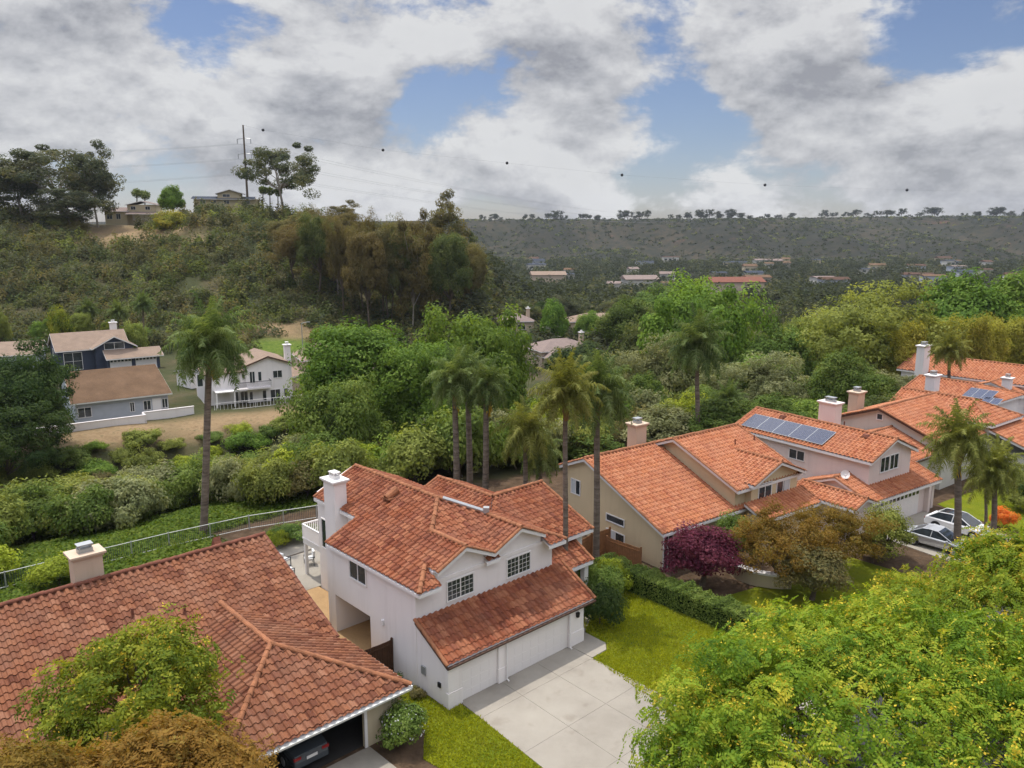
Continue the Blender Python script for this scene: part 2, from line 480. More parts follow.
def roof(parent, slopes, tile='t_main', capmat='cap', name='roof', fascia='trim', thick=.14, tiled=True, w=.37, e=.42, ends=True, gutter=None):
    """slopes: (points, edge letters): e eave, r rake, h ridge or hip, n nothing"""
    V, F, T, mi = [], [], [], []
    caps, fas, gut = [], MB(), MB()
    for pts, ed in slopes:
        _seed[0] += 1
        P = [Vector(p) for p in pts]
        nn = Vector((0, 0, 0))
        for i in range(len(P)): nn += P[i].cross(P[(i + 1) % len(P)])
        if nn.z < 0:
            P = P[::-1]; ed = ed[:-1][::-1] + ed[-1]
        if tiled:
            vs, fs, tv = tile_slope(P, w, e, seed=_seed[0] * 0 + len(name) + round(sum(nn.normalized()[i] * (7, 3, 1)[i] for i in range(3)) * 5))
            o = len(V); V += vs; T += tv; F += [tuple(i + o for i in f) for f in fs]; mi += [0] * len(fs)
            o = len(V); V += [tuple(p - Vector((0, 0, .085))) for p in P]; T += [(0, 0, 0)] * len(P)
            F.append(tuple(range(o + len(P) - 1, o - 1, -1))); mi.append(1)
        else:
            o = len(V); k = len(P)
            V += [tuple(p) for p in P] + [tuple(p - Vector((0, 0, thick))) for p in P]; T += [(0, 0, 0)] * (2 * k)
            F += [tuple(range(o, o + k)), tuple(range(o + 2 * k - 1, o + k - 1, -1))]; mi += [0, 0]
            F += [(o + i, o + k + i, o + k + (i + 1) % k, o + (i + 1) % k) for i in range(k)]; mi += [0] * k
        cen = sum(P, Vector()) / len(P)
        for i, c in enumerate(ed):
            p, q = P[i], P[(i + 1) % len(P)]
            if c in 'hr' and tiled:
                cp = MB(); barrel(cp, p, q, *((.13,) if c == 'h' else (.10, .42, .02)))
                if cp.v: caps.append(('ridge_cap' if c == 'h' else 'rake_tile', cp))
            if c in 'er' and fascia:
                d = (q - p).normalized(); s2 = d.cross(Vector((0, 0, 1))).normalized()
                if (cen - p).dot(s2) > 0: s2 = -s2
                off = s2 * .022; t0 = Vector((0, 0, -.075 if tiled and c == 'e' else -.03)); t1 = t0 - Vector((0, 0, .17 if c == 'e' else .2))
                a, b = p - s2 * .02, q - s2 * .02
                fas.add([a + t0, b + t0, b + t1, a + t1, a + off * 2 + t0, b + off * 2 + t0, b + off * 2 + t1, a + off * 2 + t1],
                        [(0, 1, 2, 3), (7, 6, 5, 4), (0, 4, 5, 1), (1, 5, 6, 2), (2, 6, 7, 3), (3, 7, 4, 0)])
                if c == 'e' and gutter:
                    a, b = p + s2 * .025, q + s2 * .025; off = s2 * .11; t0 = Vector((0, 0, -.085)); t1 = Vector((0, 0, -.19))
                    gut.add([a + t0, b + t0, b + t1, a + t1, a + off + t0, b + off + t0, b + off * .8 + t1, a + off * .8 + t1],
                            [(0, 1, 2, 3), (7, 6, 5, 4), (0, 4, 5, 1), (1, 5, 6, 2), (2, 6, 7, 3), (3, 7, 4, 0)])
    ob = mesh_from(name, V, F, [M[tile], M['trim']], parent, mi, {'tuv': ('POINT', 'FLOAT_VECTOR', T)})
    for nm, cp in caps: cp.build(nm, M[capmat], ob)
    if fas.v: fas.build('fascia', M[fascia], ob)
    if gut.v: gut.build('gutter', M[gutter], ob)
    return ob

def gable_v(u0, u1, v0, v1, ze, sl):
    m = (u0 + u1) / 2; zr = ze + sl * (u1 - u0) / 2
    return [([(u0, v0, ze), (m, v0, zr), (m, v1, zr), (u0, v1, ze)], 'rhre'), ([(m, v0, zr), (u1, v0, ze), (u1, v1, ze), (m, v1, zr)], 'rern')]

def gable_u(u0, u1, v0, v1, ze, sl):
    m = (v0 + v1) / 2; zr = ze + sl * (v1 - v0) / 2
    return [([(u0, v0, ze), (u1, v0, ze), (u1, m, zr), (u0, m, zr)], 'erhr'), ([(u0, m, zr), (u1, m, zr), (u1, v1, ze), (u0, v1, ze)], 'nrer')]

# ------------------------------------------------------------------ house parts
def window(parent, face, at, w, h, nx=2, nz=1, name='window', frame='trim', curtain=0.0, depth=.06):
    """face '-v' '+v' '-u' '+u'; at = centre (u, v, z) on the wall plane"""
    ax, sg = face[1], -1 if face[0] == '-' else 1
    fr, pn = MB(), MB()
    def B(mb, a, z, sa, sz, d0, d1, mi=0):
        c = (d0 + d1) / 2 * sg; t = abs(d1 - d0)
        if ax == 'v': mb.box((at[0] + a, at[1] + c, at[2] + z), (sa, t, sz), mi)
        else: mb.box((at[0] + c, at[1] + a, at[2] + z), (t, sa, sz), mi)
    f = .075
    B(fr, 0, h / 2 + f / 2, w + 2 * f, f, -.02, depth); B(fr, 0, -h / 2 - f / 2, w + 2 * f, f, -.02, depth + .02)
    for s in (-1, 1): B(fr, s * (w / 2 + f / 2), 0, f, h, -.02, depth)
    for i in range(1, nx): B(fr, -w / 2 + w * i / nx, 0, .06 if nx == 2 else .04, h, -.02, depth - .012)
    for i in range(1, nz): B(fr, 0, -h / 2 + h * i / nz, w, .035, -.02, depth - .02)
    o = fr.build(name, M[frame], parent)
    B(pn, 0, 0, w, h, -.015, .018)
    if curtain: B(pn, w * (.5 - curtain / 2) * .98, 0, w * curtain, h * .98, .018, .022, 1)
    pn.build('pane', [M['glass'], M['curtain']], o)
    return o

def window_px(fr, parent, face, plane, corners, **k):
    qs = [fr.solve(px, py, **({'v': plane} if face[1] == 'v' else {'u': plane})) for px, py in corners]
    i = 0 if face[1] == 'v' else 1
    aa = [q[i] for q in qs]; zz = [q[2] for q in qs]
    a, z = (min(aa) + max(aa)) / 2, (min(zz) + max(zz)) / 2
    at = (a, plane, z) if face[1] == 'v' else (plane, a, z)
    return window(parent, face, at, max(aa) - min(aa), max(zz) - min(zz), **k)

def garage_door(parent, u0, u1, v, z1, z0=0.02, lites=False):
    mb = MB(); w = u1 - u0; n = max(4, round(w / .6)); rows = 4; hh = (z1 - z0) / rows
    mb.span((u0, v - .015, z0), (u1, v + .03, z1))
    for r in range(rows):
        for i in range(n):
            a = u0 + w * i / n
            mb.box((a + w / n / 2, v - .018, z0 + hh * (r + .5)), (w / n - .12, .006, hh - .12), 0, top=1)
    o = mb.build('garage_door', M['doorwhite'], parent, bevel=.006)
    if lites:
        for i in range(n):
            g = MB(); a = u0 + w * i / n; g.box((a + w / n / 2, v - .034, z0 + hh * 3.5), (w / n - .2, .01, hh - .22))
            g.build('pane', M['glass'], o)
    return o

def chimney(parent, u, v, z0, z1, su, sv, mat, cap='trim', flue=True):
    mb = MB(); mb.span((u - su / 2, v - sv / 2, z0), (u + su / 2, v + sv / 2, z1))
    o = mb.build('chimney', M[mat], parent)
    c = MB(); c.box((u, v, z1 + .06), (su + .16, sv + .16, .12)); c.box((u, v, z1 + .17), (su + .34, sv + .34, .12))
    c.build('chimney_cap', M[cap], o, bevel=.02)
    if flue:
        f = MB(); f.box((u, v, z1 + .33), (su * .5, sv * .5, .2))
        for a in (-1, 1):
            for b in (-1, 1): f.box((u + a * su * .2, v + b * sv * .2, z1 + .51), (.06, .06, .16))
        f.box((u, v, z1 + .62), (su * .55, sv * .55, .06))
        f.build('flue_cap', M['metal'] if cap != 'trim' else M['trim'], o)
    return o

def vent_pipe(parent, p, h=.5, mat='cap', r=.06):
    mb = MB(); mb.tube([p, (p[0], p[1], p[2] + h)], r, 8); mb.tube([(p[0], p[1], p[2] - .05), (p[0], p[1], p[2] + .12)], [r * 2.4, r * 1.2], 8)
    return mb.build('vent_pipe', M[mat], parent)

def dish(parent, p, face):
    mb = MB(); p = Vector(p); d = Vector(face).normalized(); a = d.cross(Vector((0, 0, 1))).normalized(); b = a.cross(d)
    vs = [p + d * .0]; fs = []
    for r, dep in ((.18, .02), (.36, .09)):
        for k in range(12):
            t = k * math.pi / 6; vs.append(p + (a * math.cos(t) + b * math.sin(t)) * r + d * dep)
    fs += [(0, 1 + k, 1 + (k + 1) % 12) for k in range(12)] + [(1 + k, 13 + k, 13 + (k + 1) % 12, 1 + (k + 1) % 12) for k in range(12)]
    mb.add(vs, fs); mb.tube([p, p - d * .15 + Vector((0, 0, -.5))], .03, 6); mb.tube([p - b * .3 + d * .08, p + d * .42 - b * .1], .015, 5); mb.box(p + d * .42 - b * .1, (.1, .1, .1))
    return mb.build('satellite_dish', M['trim'], parent)

def solar(parent, p0, pu, pd, n, name='solar_panel', gap=.06):
    """n panels in a row: p0 upper corner, pu whole row vector, pd down-slope vector"""
    p0, pu, pd = Vector(p0), Vector(pu), Vector(pd); nrm = pd.cross(pu).normalized()
    if nrm.z < 0: nrm = -nrm
    for i in range(n):
        a = p0 + pu * (i / n) + pu.normalized() * gap / 2 + nrm * .2; wv = pu / n - pu.normalized() * gap
        L1, L2 = wv.length, pd.length
        vs = [a, a + wv, a + wv + pd, a + pd]; lo = [v - nrm * .05 for v in vs]
        V = vs + lo; F = [(0, 1, 2, 3), (7, 6, 5, 4), (0, 4, 5, 1), (1, 5, 6, 2), (2, 6, 7, 3), (3, 7, 4, 0)]
        T = [(0, 0, 0), (L1, 0, 0), (L1, L2, 0), (0, L2, 0)] * 2
        me = mesh_from(name, V, F, [M['solar'], M['black']], parent, [0, 1, 1, 1, 1, 1], {'tuv': ('POINT', 'FLOAT_VECTOR', T)})
        fm = MB()
        for q0, q1 in ((vs[0], vs[1]), (vs[1], vs[2]), (vs[2], vs[3]), (vs[3], vs[0])): fm.tube([q0 - nrm * .02, q1 - nrm * .02], .025, 4)
        fm.tube([vs[0] - nrm * .2 + pd * .2, vs[0] - nrm * .02 + pd * .2], .03, 4); fm.tube([vs[2] - nrm * .2 - pd * .2, vs[2] - nrm * .02 - pd * .2], .03, 4)
        fm.build('frame', M['metal'], me)

def house(name, label, fr, z=0.0, cat='house', group=None):
    return thing(name, label, cat, (fr.x, fr.y, z), fr.a, group)

# ================================================================== THE WHITE HOUSE
def on_plane(fr, px, py, f):
    lo, hi = -12.0, 22.0
    for _ in range(50):
        m = (lo + hi) / 2
        u, v = fr.uv(at_z(px, py, m))
        if m < f(u, v): lo = m
        else: hi = m
    return u, v, m

def build_main():
    fr = MAIN
    t = house('two_storey_house', 'white stucco two-storey house with worn red tile roof and a wide concrete driveway', fr)
    w = MB()
    w.along_u([(.14, 0), (.14, 2.32), (2.6, 3.68), (2.6, 0)], 0.02, 9.86)
    for a, b in ((0, .86), (3.34, 3.84), (8.72, 9.88)):
        w.span((a, 0, 0), (b, .15, 2.28)); w.span((a - .03, -.03, 0), (b + .03, .15, .85))
    w.span((0, 2.6, 0), (9.9, 6.9, 2.4)); w.span((2.6, 6.9, 0), (8.2, 10.6, 2.4)); w.span((0, 10.6, 0), (8.2, 11.4, 2.4))
    w.span((0, 2.6, 2.4), (9.9, 6.9, 5.5)); w.span((0, 6.9, 2.4), (8.2, 11.4, 5.5))
    w.along_v([(0, 5.5), (0, 5.58), (2.4, 6.66), (5.05, 7.8), (7.6, 6.66), (8.2, 6.3), (8.2, 5.5)], 7.6, 11.3)
    w.along_v([(2.4, 0), (2.4, 6.66), (5.05, 7.82), (7.7, 6.6), (7.7, 0)], 11.4, 16.6)
    for m in (3.05, 7.05): w.along_v([(m - 1.92, 5.5), (m - 1.92, 6.08), (m, 6.94), (m + 1.92, 6.08), (m + 1.92, 5.5)], 2.6, 4.2)
    w.span((-.03, 2.545, 5.42), (9.93, 2.6, 5.6))
    w.along_u([(5, 0), (5, 4.25), (9.2, 6.02), (13.6, 4.2), (13.6, 0)], 11.3, 15.2); w.span((9.9, 5, 0), (11.3, 9, 4.2))
    w.along_v([(8.25, 0), (8.25, 4.86), (11.05, 6.02), (13.5, 4.95), (13.5, 0)], 9.6, 14.6)
    w.span((13.6, 3.3, 0), (13.95, 3.65, 2.72)); w.span((9.9, 2.6, 0), (10.5, 5, 2.75))
    w.build('wall', M['white'], t)
    s = .453
    zL = lambda u: 5.55 + s * (u + .25)
    zF = lambda v: 7.95 - s * (7.2 - v)
    LP = [([(-.25, 11), (-.25, 1.9), (1.15, 3.3), (1.15, 11)], 'ehnr'), ([(1.15, 11), (1.15, 2.2), (1.9, 2.2), (1.9, 11)], 'nrnr'),
          ([(1.9, 11), (1.9, 2.2), (3.05, 2.2), (3.05, 11)], 'nrnn'), ([(1.9, 16.1), (1.9, 11), (3.05, 11), (3.05, 16.1)], 'ennr'),
          ([(3.05, 16.1), (3.05, 5.2), (5.05, 7.2), (5.05, 16.1)], 'nhhr')]
    RP = [([(10.35, 7), (10.35, 1.9), (8.95, 3.3), (8.95, 7)], 'ehnn'), ([(8.95, 7), (8.95, 2.2), (8.4, 2.2), (8.4, 7)], 'nrnn'),
          ([(8.4, 16.1), (8.4, 2.2), (7.05, 2.2), (7.05, 16.1)], 'nrnr'), ([(7.05, 16.1), (7.05, 5.2), (5.05, 7.2), (5.05, 16.1)], 'nnnr')]
    zR = lambda u: zL(10.1 - u)
    sl = [([(u, v, zL(u)) for u, v in q], ed) for q, ed in LP] + [([(u, v, zR(u)) for u, v in q], ed) for q, ed in RP]
    sl += [([(-.25, 1.9, 5.55), (1.15, 1.9, 5.55), (1.15, 3.3, zF(3.3))], 'enn'),
          ([(10.35, 1.9, 5.55), (8.95, 1.9, 5.55), (8.95, 3.3, zF(3.3))], 'enn'),
           ([(5.05, 7.2, 7.95), (3.05, 5.2, zF(5.2)), (4.55, 3.3, zF(3.3)), (5.55, 3.3, zF(3.3)), (7.05, 5.2, zF(5.2))], 'nnnnh'),
           ([(4.55, 3.3, zF(3.3)), (4.55, 2.3, zF(2.3)), (5.55, 2.3, zF(2.3)), (5.55, 3.3, zF(3.3))], 'nenn'),
          ([(3.05, 2.2, zL(3.05)), (5.05, 2.2, 6.139), (5.05, 3.2, 6.139), (3.05, 5.2, zL(3.05))], 'rnnh'),
          ([(7.05, 2.2, zL(3.05)), (5.05, 2.2, 6.139), (5.05, 3.2, 6.139), (7.05, 5.2, zL(3.05))], 'rnnh')]
    rf = roof(t, sl)
    # barrel vent on the left slope
    u, v, z = on_plane(fr, 391, 499, lambda a, b: zL(a))
    mb = MB(); mb.tube([(u - .35, v, z + .12), (u + .45, v, z + .5)], [.24, .24], 10); mb.box((u + .05, v, z + .1), (.9, .7, .1))
    mb.build('roof_vent', M['cap'], rf)
    mb = MB()   # grey sheet-metal flashing where hip tiles are missing
    a, b = Vector((5.25, 7.0, zF(7.0) + .13)), Vector((6.95, 5.3, zF(5.3) + .13))
    mb.tube([a, b], .13, 8); mb.box(b + Vector((.1, -.1, .08)), (.34, .34, .34), 0, .78); mb.build('ridge_flashing', M['metal'], rf)
    roof(t, [([(8.4, 4.4, 4.13), (15.6, 4.4, 4.13), (15.6, 9.2, 6.15), (11.05, 9.2, 6.15), (8.4, 6.55, 5.037)], 'erhnn'),
             ([(11.05, 9.2, 6.15), (11.05, 15, 6.15), (8.4, 15, 5.037), (8.4, 6.55, 5.037)], 'hrnn'),
             ([(11.05, 9.2, 6.15), (11.05, 15, 6.15), (13.7, 15, 5.037), (13.7, 9.2, 5.037)], 'nren'),
             ([(11.05, 9.2, 6.15), (15.6, 9.2, 6.15), (15.6, 14, 4.13), (11.05, 14, 4.13)], 'nren')], name='wing_roof')
    roof(t, [([(11.05, 3.05, 2.8), (14.1, 3.05, 2.8), (14.1, 5.0, 3.87), (9.93, 5.0, 3.87), (9.93, 4.0, 3.32)], 'ernnn')], name='porch_roof')
    roof(t, [([(-.08, -.06, 2.42), (10.75, -.06, 2.42), (10.75, 2.58, 3.85), (-.08, 2.58, 3.85)], 'ernr')], name='garage_roof', fascia='darkgutter', gutter='darkgutter')
    garage_door(t, .9, 3.3, .13, 2.2); garage_door(t, 3.88, 8.68, .13, 2.2)
    for u in (3.84, 8.66):
        mb = MB(); mb.tube([(u, -.1, 2.3), (u, -.1, .15), (u, -.25, .08)], .045, 6); mb.build('downspout', M['trim'], t)
    for u in (9.3,):
        mb = MB(); mb.box((u, -.08, 1.85), (.14, .14, .22), top=1.25); mb.box((u, -.08, 2.0), (.2, .18, .04)); mb.build('wall_lamp', M['black'], t)
    for a, b in ((2.05, 3.8), (6.3, 8.05)):
        c0 = (a + b) / 2
        o = window(t, '-v', (c0, 2.6, 4.7), b - a, 1.04, nx=2, nz=1)
        g = MB()
        for sx in (-1, 1):
            for i in range(1, 3): g.box((c0 + sx * .44 - .44 + .88 * i / 3, 2.555, 4.7), (.014, .02, 1.0))
            for i in range(1, 4): g.box((c0 + sx * .44, 2.556, 4.18 + 1.04 * i / 4), (.8, .02, .014))
        g.build('muntin_grille', M['trim'], o)
    window(t, '-u', (0, 7.98, 4.72), 1.6, 1.15, curtain=0)
    window(t, '-u', (2.4, 15.6, 4.0), 1.0, 1.9, nx=1)
    window(t, '-v', (14.0, 5.0, 3.3 + .35), 1.0, .6)
    for v, z in ((2.0, 1.3), (.7, 1.05)):
        mb = MB(); mb.box((-.03, v, z), (.08, .32 if v > 1 else .2, .45 if v > 1 else .25)); mb.build('meter_box', M['metal' if v > 1 else 'black'], t)
    mb = MB(); mb.box((-.06, 5.6, 2.55), (.12, .16, .3)); mb.build('wall_lamp', M['trim'], t)
    chimney(t, 1.98, 13.55, 0, 8.15, .85, 1.25, 'white')
    b = MB(); b.span((2.6, 16.62, 2.3), (8.2, 19.2, 2.62)); b.span((2.55, 16.62, 2.62), (2.62, 19.25, 2.75)); b.span((2.55, 19.18, 2.62), (8.25, 19.25, 2.75))
    for u in (2.72, 5.4, 8.0): b.span((u - .1, 18.98, 0), (u + .1, 19.16, 2.3))
    bo = b.build('balcony', M['trim'], t)
    r_ = MB()
    r_.span((2.55, 16.65, 3.62), (2.65, 19.25, 3.7)); r_.span((2.55, 19.17, 3.62), (8.25, 19.25, 3.7))
    for i in range(18): r_.box((2.6, 16.8 + i * .14, 3.19), (.045, .06, .88))
    for i in range(38): r_.box((2.7 + i * .147, 19.21, 3.19), (.06, .045, .88))
    r_.build('railing', M['trim'], bo)
    return t

build_main()

# ------------------------------------------------------------------ near house, bottom left
def build_near():
    fr = MAIN
    t = house('single_storey_house', 'single-storey house with broad faded brick-red tile roof and open dark garage', fr)
    w = MB()
    w.along_u([(6.05, 0), (6.05, 2.62), (13.5, 5.75), (20.9, 2.62), (20.9, 0)], -25, -3.15)
    # garage wing walls: hollow so that the open door shows the car
    for a, b in (((-11.3, .25, 0), (-11.1, 6.05, 2.5)), ((-3.05, .25, 0), (-2.85, 6.05, 2.5)), ((-11.1, .25, 0), (-10.4, .45, 2.5)), ((-4.66, .25, 0), (-3.05, .45, 2.5)), ((-10.4, .25, 2.15), (-4.66, .45, 2.5))): w.span(a, b)
    w.build('wall', M['cream'], t)
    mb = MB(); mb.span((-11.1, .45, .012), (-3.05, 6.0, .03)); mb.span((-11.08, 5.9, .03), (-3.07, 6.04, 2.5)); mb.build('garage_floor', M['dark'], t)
    for u in (-10.43, -4.63): mb = MB(); mb.span((u - .07, .18, 0), (u + .07, .25, 2.2)); mb.build('door_jamb', M['trim'], t)
    s = .42
    roof(t, [([(-26, 5.64, 2.7), (-2.8, 5.64, 2.7), (-2.8, 13.5, 6.0), (-26, 13.5, 6.0)], 'erhn'),
             ([(-26, 21.36, 2.7), (-2.8, 21.36, 2.7), (-2.8, 13.5, 6.0), (-26, 13.5, 6.0)], 'ernn')], 't_near', 'capdark')
    roof(t, [([(-2.45, -.3, 2.5), (-7.05, 4.3, 4.432), (-7.05, 9.8, 4.47), (-2.45, 5.2, 2.5)], 'hhne'),
             ([(-11.65, -.3, 2.5), (-7.05, 4.3, 4.432), (-7.05, 9.8, 4.47), (-11.65, 5.2, 2.5)], 'hnne'),
             ([(-11.65, -.3, 2.5), (-2.45, -.3, 2.5), (-7.05, 4.3, 4.432)], 'enn')], 't_near', 'cap', name='garage_roof', gutter='gutter')
    u, v, z = on_plane(fr, 90.5, 566, lambda a, b: 6.2)
    chimney(t, -12.0, 14.3, 4, 7.15, 1.35, .95, 'tan', cap='tan')
    for px, py in ((185, 613), (133, 617), (199, 669)):
        u, v, z = on_plane(fr, px, py, lambda a, b: 2.7 + s * (b - 5.64))
        vent_pipe(t, (u, v, z), .45, 'capdark')
    u, v, z = on_plane(fr, 191, 541, lambda a, b: 5.9)
    mb = MB(); mb.along_u([(13.8, 5.7), (14.2, 6.35), (14.7, 5.5)], -5.5, -5.1); mb.build('roof_vent', M['capdark'], t)
    window(t, '-v', (-16, 6.05, 1.5), 2.0, 1.2)
    return t
build_near()

# ------------------------------------------------------------------ beige house
def build_beige():
    p = MAIN.w(21.2, 2.9); fr = Frame(p.x, p.y, 36.3)
    t = house('beige_house', 'beige stucco house with orange tile roof behind the clipped hedge', fr)
    w = MB()
    w.along_u([(.05, 0), (.05, 2.78), (7.9, 6.0), (10.7, 4.95), (10.7, 0)], .05, 9.2)
    w.along_u([(.1, 0), (.1, 4.5), (6, 6.8), (9.6, 5.4), (9.6, 0)], 7.75, 14.8)
    w.along_v([(8.95, 0), (8.95, 4.72), (11.8, 5.8), (14.65, 4.72), (14.65, 0)], -.45, 3)
    w.build('wall', M['beige'], t)
    roof(t, [([(-.3, -.3, 2.8), (9.4, -.3, 2.8), (9.4, 8, 6.23), (-.3, 8, 6.23)], 'enhr'),
             ([(-.3, 8, 6.23), (9.4, 8, 6.23), (9.4, 10.9, 5.03), (-.3, 10.9, 5.03)], 'nner')], 't_or', fascia='trim')
    roof(t, [([(7.3, -.5, 4.43), (15.2, -.5, 4.43), (15.2, 6, 7.0), (7.3, 6, 7.0)], 'erhr'),
             ([(7.3, 6, 7.0), (15.2, 6, 7.0), (15.2, 9.9, 5.46), (7.3, 9.9, 5.46)], 'nrer'),
             ([(8.6, -.95, 4.69), (11.8, -.95, 5.97), (11.8, 3.4, 5.97), (8.6, .2, 4.69)], 'rhne'),
             ([(15.0, -.95, 4.69), (11.8, -.95, 5.97), (11.8, 3.4, 5.97), (15.0, .2, 4.69)], 'rnne')], 't_or', name='upper_roof')
    roof(t, [([(8.2, -2.4, 2.5), (15.2, -2.4, 2.5), (15.2, -.45, 3.3), (8.2, -.45, 3.3)], 'ernr')], 't_or', name='porch_roof')
    ww = MB(); ww.span((8.6, -2.1, 0), (14.9, -.45, 2.45)); ww.build('porch_wall', M['beige'], t)
    q = lambda *a, **k: window_px(fr, t, *a, **k)
    q('-u', .05, [(572, 478.6), (580, 495)], curtain=.5)
    q('-u', .05, [(607, 513.5), (624, 526.5)], nx=1)
    q('-u', .05, [(607, 528.5), (624, 548)], curtain=.5, name='sliding_door')
    q('-v', .05, [(664, 537), (671, 570)], nz=3)
    q('-v', -.45, [(759, 485), (770, 501)]); q('-v', -.45, [(777, 481), (788, 495)], curtain=.4)
    chimney(t, 6.9, 9.6, 0, 7.45, 1.2, 1.0, 'tan', cap='tan')
    g = lambda a, b: 4.43 + .395 * (b + .5)
    for px, py in ((735, 445), (754, 441)):
        vent_pipe(t, on_plane(fr, px, py, g), .5, 'capdark')
    return t
build_beige()

# ------------------------------------------------------------------ pale pink house with solar panels
def build_pink():
    p = MAIN.w(38.5, -4); fr = Frame(p.x, p.y, 35)
    t = house('pale_pink_house', 'pale pink stucco house with a row of five solar panels on its orange roof', fr)
    w = MB()
    w.along_v([(2, 0), (2, 5.22), (5.05, 6.42), (8.1, 5.22), (8.1, 0)], 1.6, 14.8)
    w.span((.35, .35, 0), (8.55, .5, 2.45)); w.along_u([(.5, 0), (.5, 2.5), (3.3, 3.58), (6.2, 2.5), (6.2, 0)], .35, 8.55)
    w.span((9.75, .35, 0), (10.1, .7, 2.45)); w.span((8.2, 2.2, 0), (10.0, 6.0, 2.45)); w.span((8.9, -.02, 0), (8.55, .5, 2.45))
    w.along_v([(-2.7, 0), (-2.7, 2.68), (-1.5, 3.15), (-.3, 2.68), (-.3, 0)], -.1, 5)
    w.build('wall', M['pink'], t)
    roof(t, gable_v(1.6, 8.5, 1.2, 15.2, 5.2, .41), 't_or', name='upper_roof')
    roof(t, gable_u(0, 10.45, 0, 6.6, 2.5, .375), 't_or', name='garage_roof')
    roof(t, gable_v(-3, 0.1, -.5, 5.2, 2.7, .4), 't_or', name='side_roof')
    garage_door(t, 1.2, 7.6, .33, 2.2, lites=True)
    d = MB(); d.span((8.9, 2.15, 0), (9.6, 2.2, 2.05)); d.build('front_door', M['wood'], t)
    q = lambda *a, **k: window_px(fr, t, *a, **k)
    q('-u', 2, [(790, 448.5), (804, 461)])
    q('-v', 1.6, [(881, 458.5), (888, 470)]); q('-v', 1.6, [(890.5, 455.5), (897, 467)])
    f = lambda a, b: 5.2 + .41 * (a - 1.6)
    a = Vector(on_plane(fr, 753.9, 416.8, f)); b = Vector(on_plane(fr, 838.4, 432.8, f)); c = Vector(on_plane(fr, 743.8, 427, f))
    u1 = min(4.9, (a.x + b.x) / 2); u0 = c.x
    A = Vector((u1, a.y, f(u1, 0))); B_ = Vector((u1, b.y, f(u1, 0))); C = Vector((u0, a.y, f(u0, 0)))
    solar(t, A, B_ - A, C - A, 5)
    for px, py in ((866, 437.5), (783, 418)):
        u, v, z = on_plane(fr, px, py, f)
        mb = MB(); mb.box((u, v, z + .16), (.5, .6, .24), top=.6); mb.build('roof_vent', M['capdark'], t)
    u, v, z = on_plane(fr, 844, 427, f); vent_pipe(t, (u, v, z), .5, 'capdark')
    dish(t, (.1, 1.9, 2.55), (-1, -.6, .5)); dish(t, (.8, 2.9, 3.95), (-.8, -.6, .4))
    chimney(t, 8.4, 9.6, 0, 7.6, 1.0, 1.7, 'pink', cap='pink')
    return t
PINK = build_pink()

# ------------------------------------------------------------------ two more houses up the street, and a roof beyond
def build_fourth():
    p = MAIN.w(53.5, -4); fr = Frame(p.x, p.y, 37.5)
    t = house('stucco_house', 'grey-cream stucco house with orange hipped wing, behind the tall street palms', fr)
    w = MB()
    w.along_u([(.4, 0), (.4, 4.2), (6.5, 6.42), (10.4, 5.0), (10.4, 0)], .4, 11)
    w.span((8.2, -.2, 0), (14.2, 9, 5.0))
    w.along_u([(1.3, 0), (1.3, 3.3), (5.25, 4.75), (9.2, 3.3), (9.2, 0)], -5.6, .4)
    w.span((8.4, -6.1, 0), (15.6, -.2, 2.5))
    w.build('wall', M['grey'], t)
    roof(t, [([(0, 0, 4.2), (12, 0, 4.2), (12, 6.5, 6.6), (0, 6.5, 6.6)], 'enhr'), ([(0, 6.5, 6.6), (12, 6.5, 6.6), (12, 10.8, 5.0), (0, 10.8, 5.0)], 'nner')], 't_or', fascia='darkgutter', w=.4, e=.42)
    roof(t, [([(7.8, -.6, 5.05), (14.6, -.6, 5.05), (11.2, 2.8, 6.6)], 'ehh'), ([(7.8, -.6, 5.05), (11.2, 2.8, 6.6), (11.2, 10, 6.6), (7.8, 10, 5.05)], 'nhne'),
             ([(14.6, -.6, 5.05), (11.2, 2.8, 6.6), (11.2, 10, 6.6), (14.6, 10, 5.05)], 'nnne')], 't_or', name='wing_roof', w=.4, e=.42)
    roof(t, gable_u(-6, .38, .9, 9.6, 3.3, .38), 't_or', name='side_roof', fascia='darkgutter', w=.4, e=.42)
    roof(t, [([(8, -6.5, 2.5), (16, -6.5, 2.5), (16, -.25, 4.6), (8, -.25, 4.6)], 'ernr')], 't_or', name='garage_roof', w=.4, e=.42)
    garage_door(t, 9.4, 14.6, -6.13, 2.15)
    q = lambda *a, **k: window_px(fr, t, *a, **k)
    q('-v', -.2, [(996.5, 425.5), (1001, 434.5)], nx=1); q('-v', -.2, [(1004.5, 423), (1009, 431.5)], nx=1)
    window(t, '-u', (.4, 6.5, 5.7), .5, .5, nx=1)
    chimney(t, 2.6, 10.2, 0, 7.1, 1.3, 1.0, 'tan', cap='tan')
    return t
build_fourth()

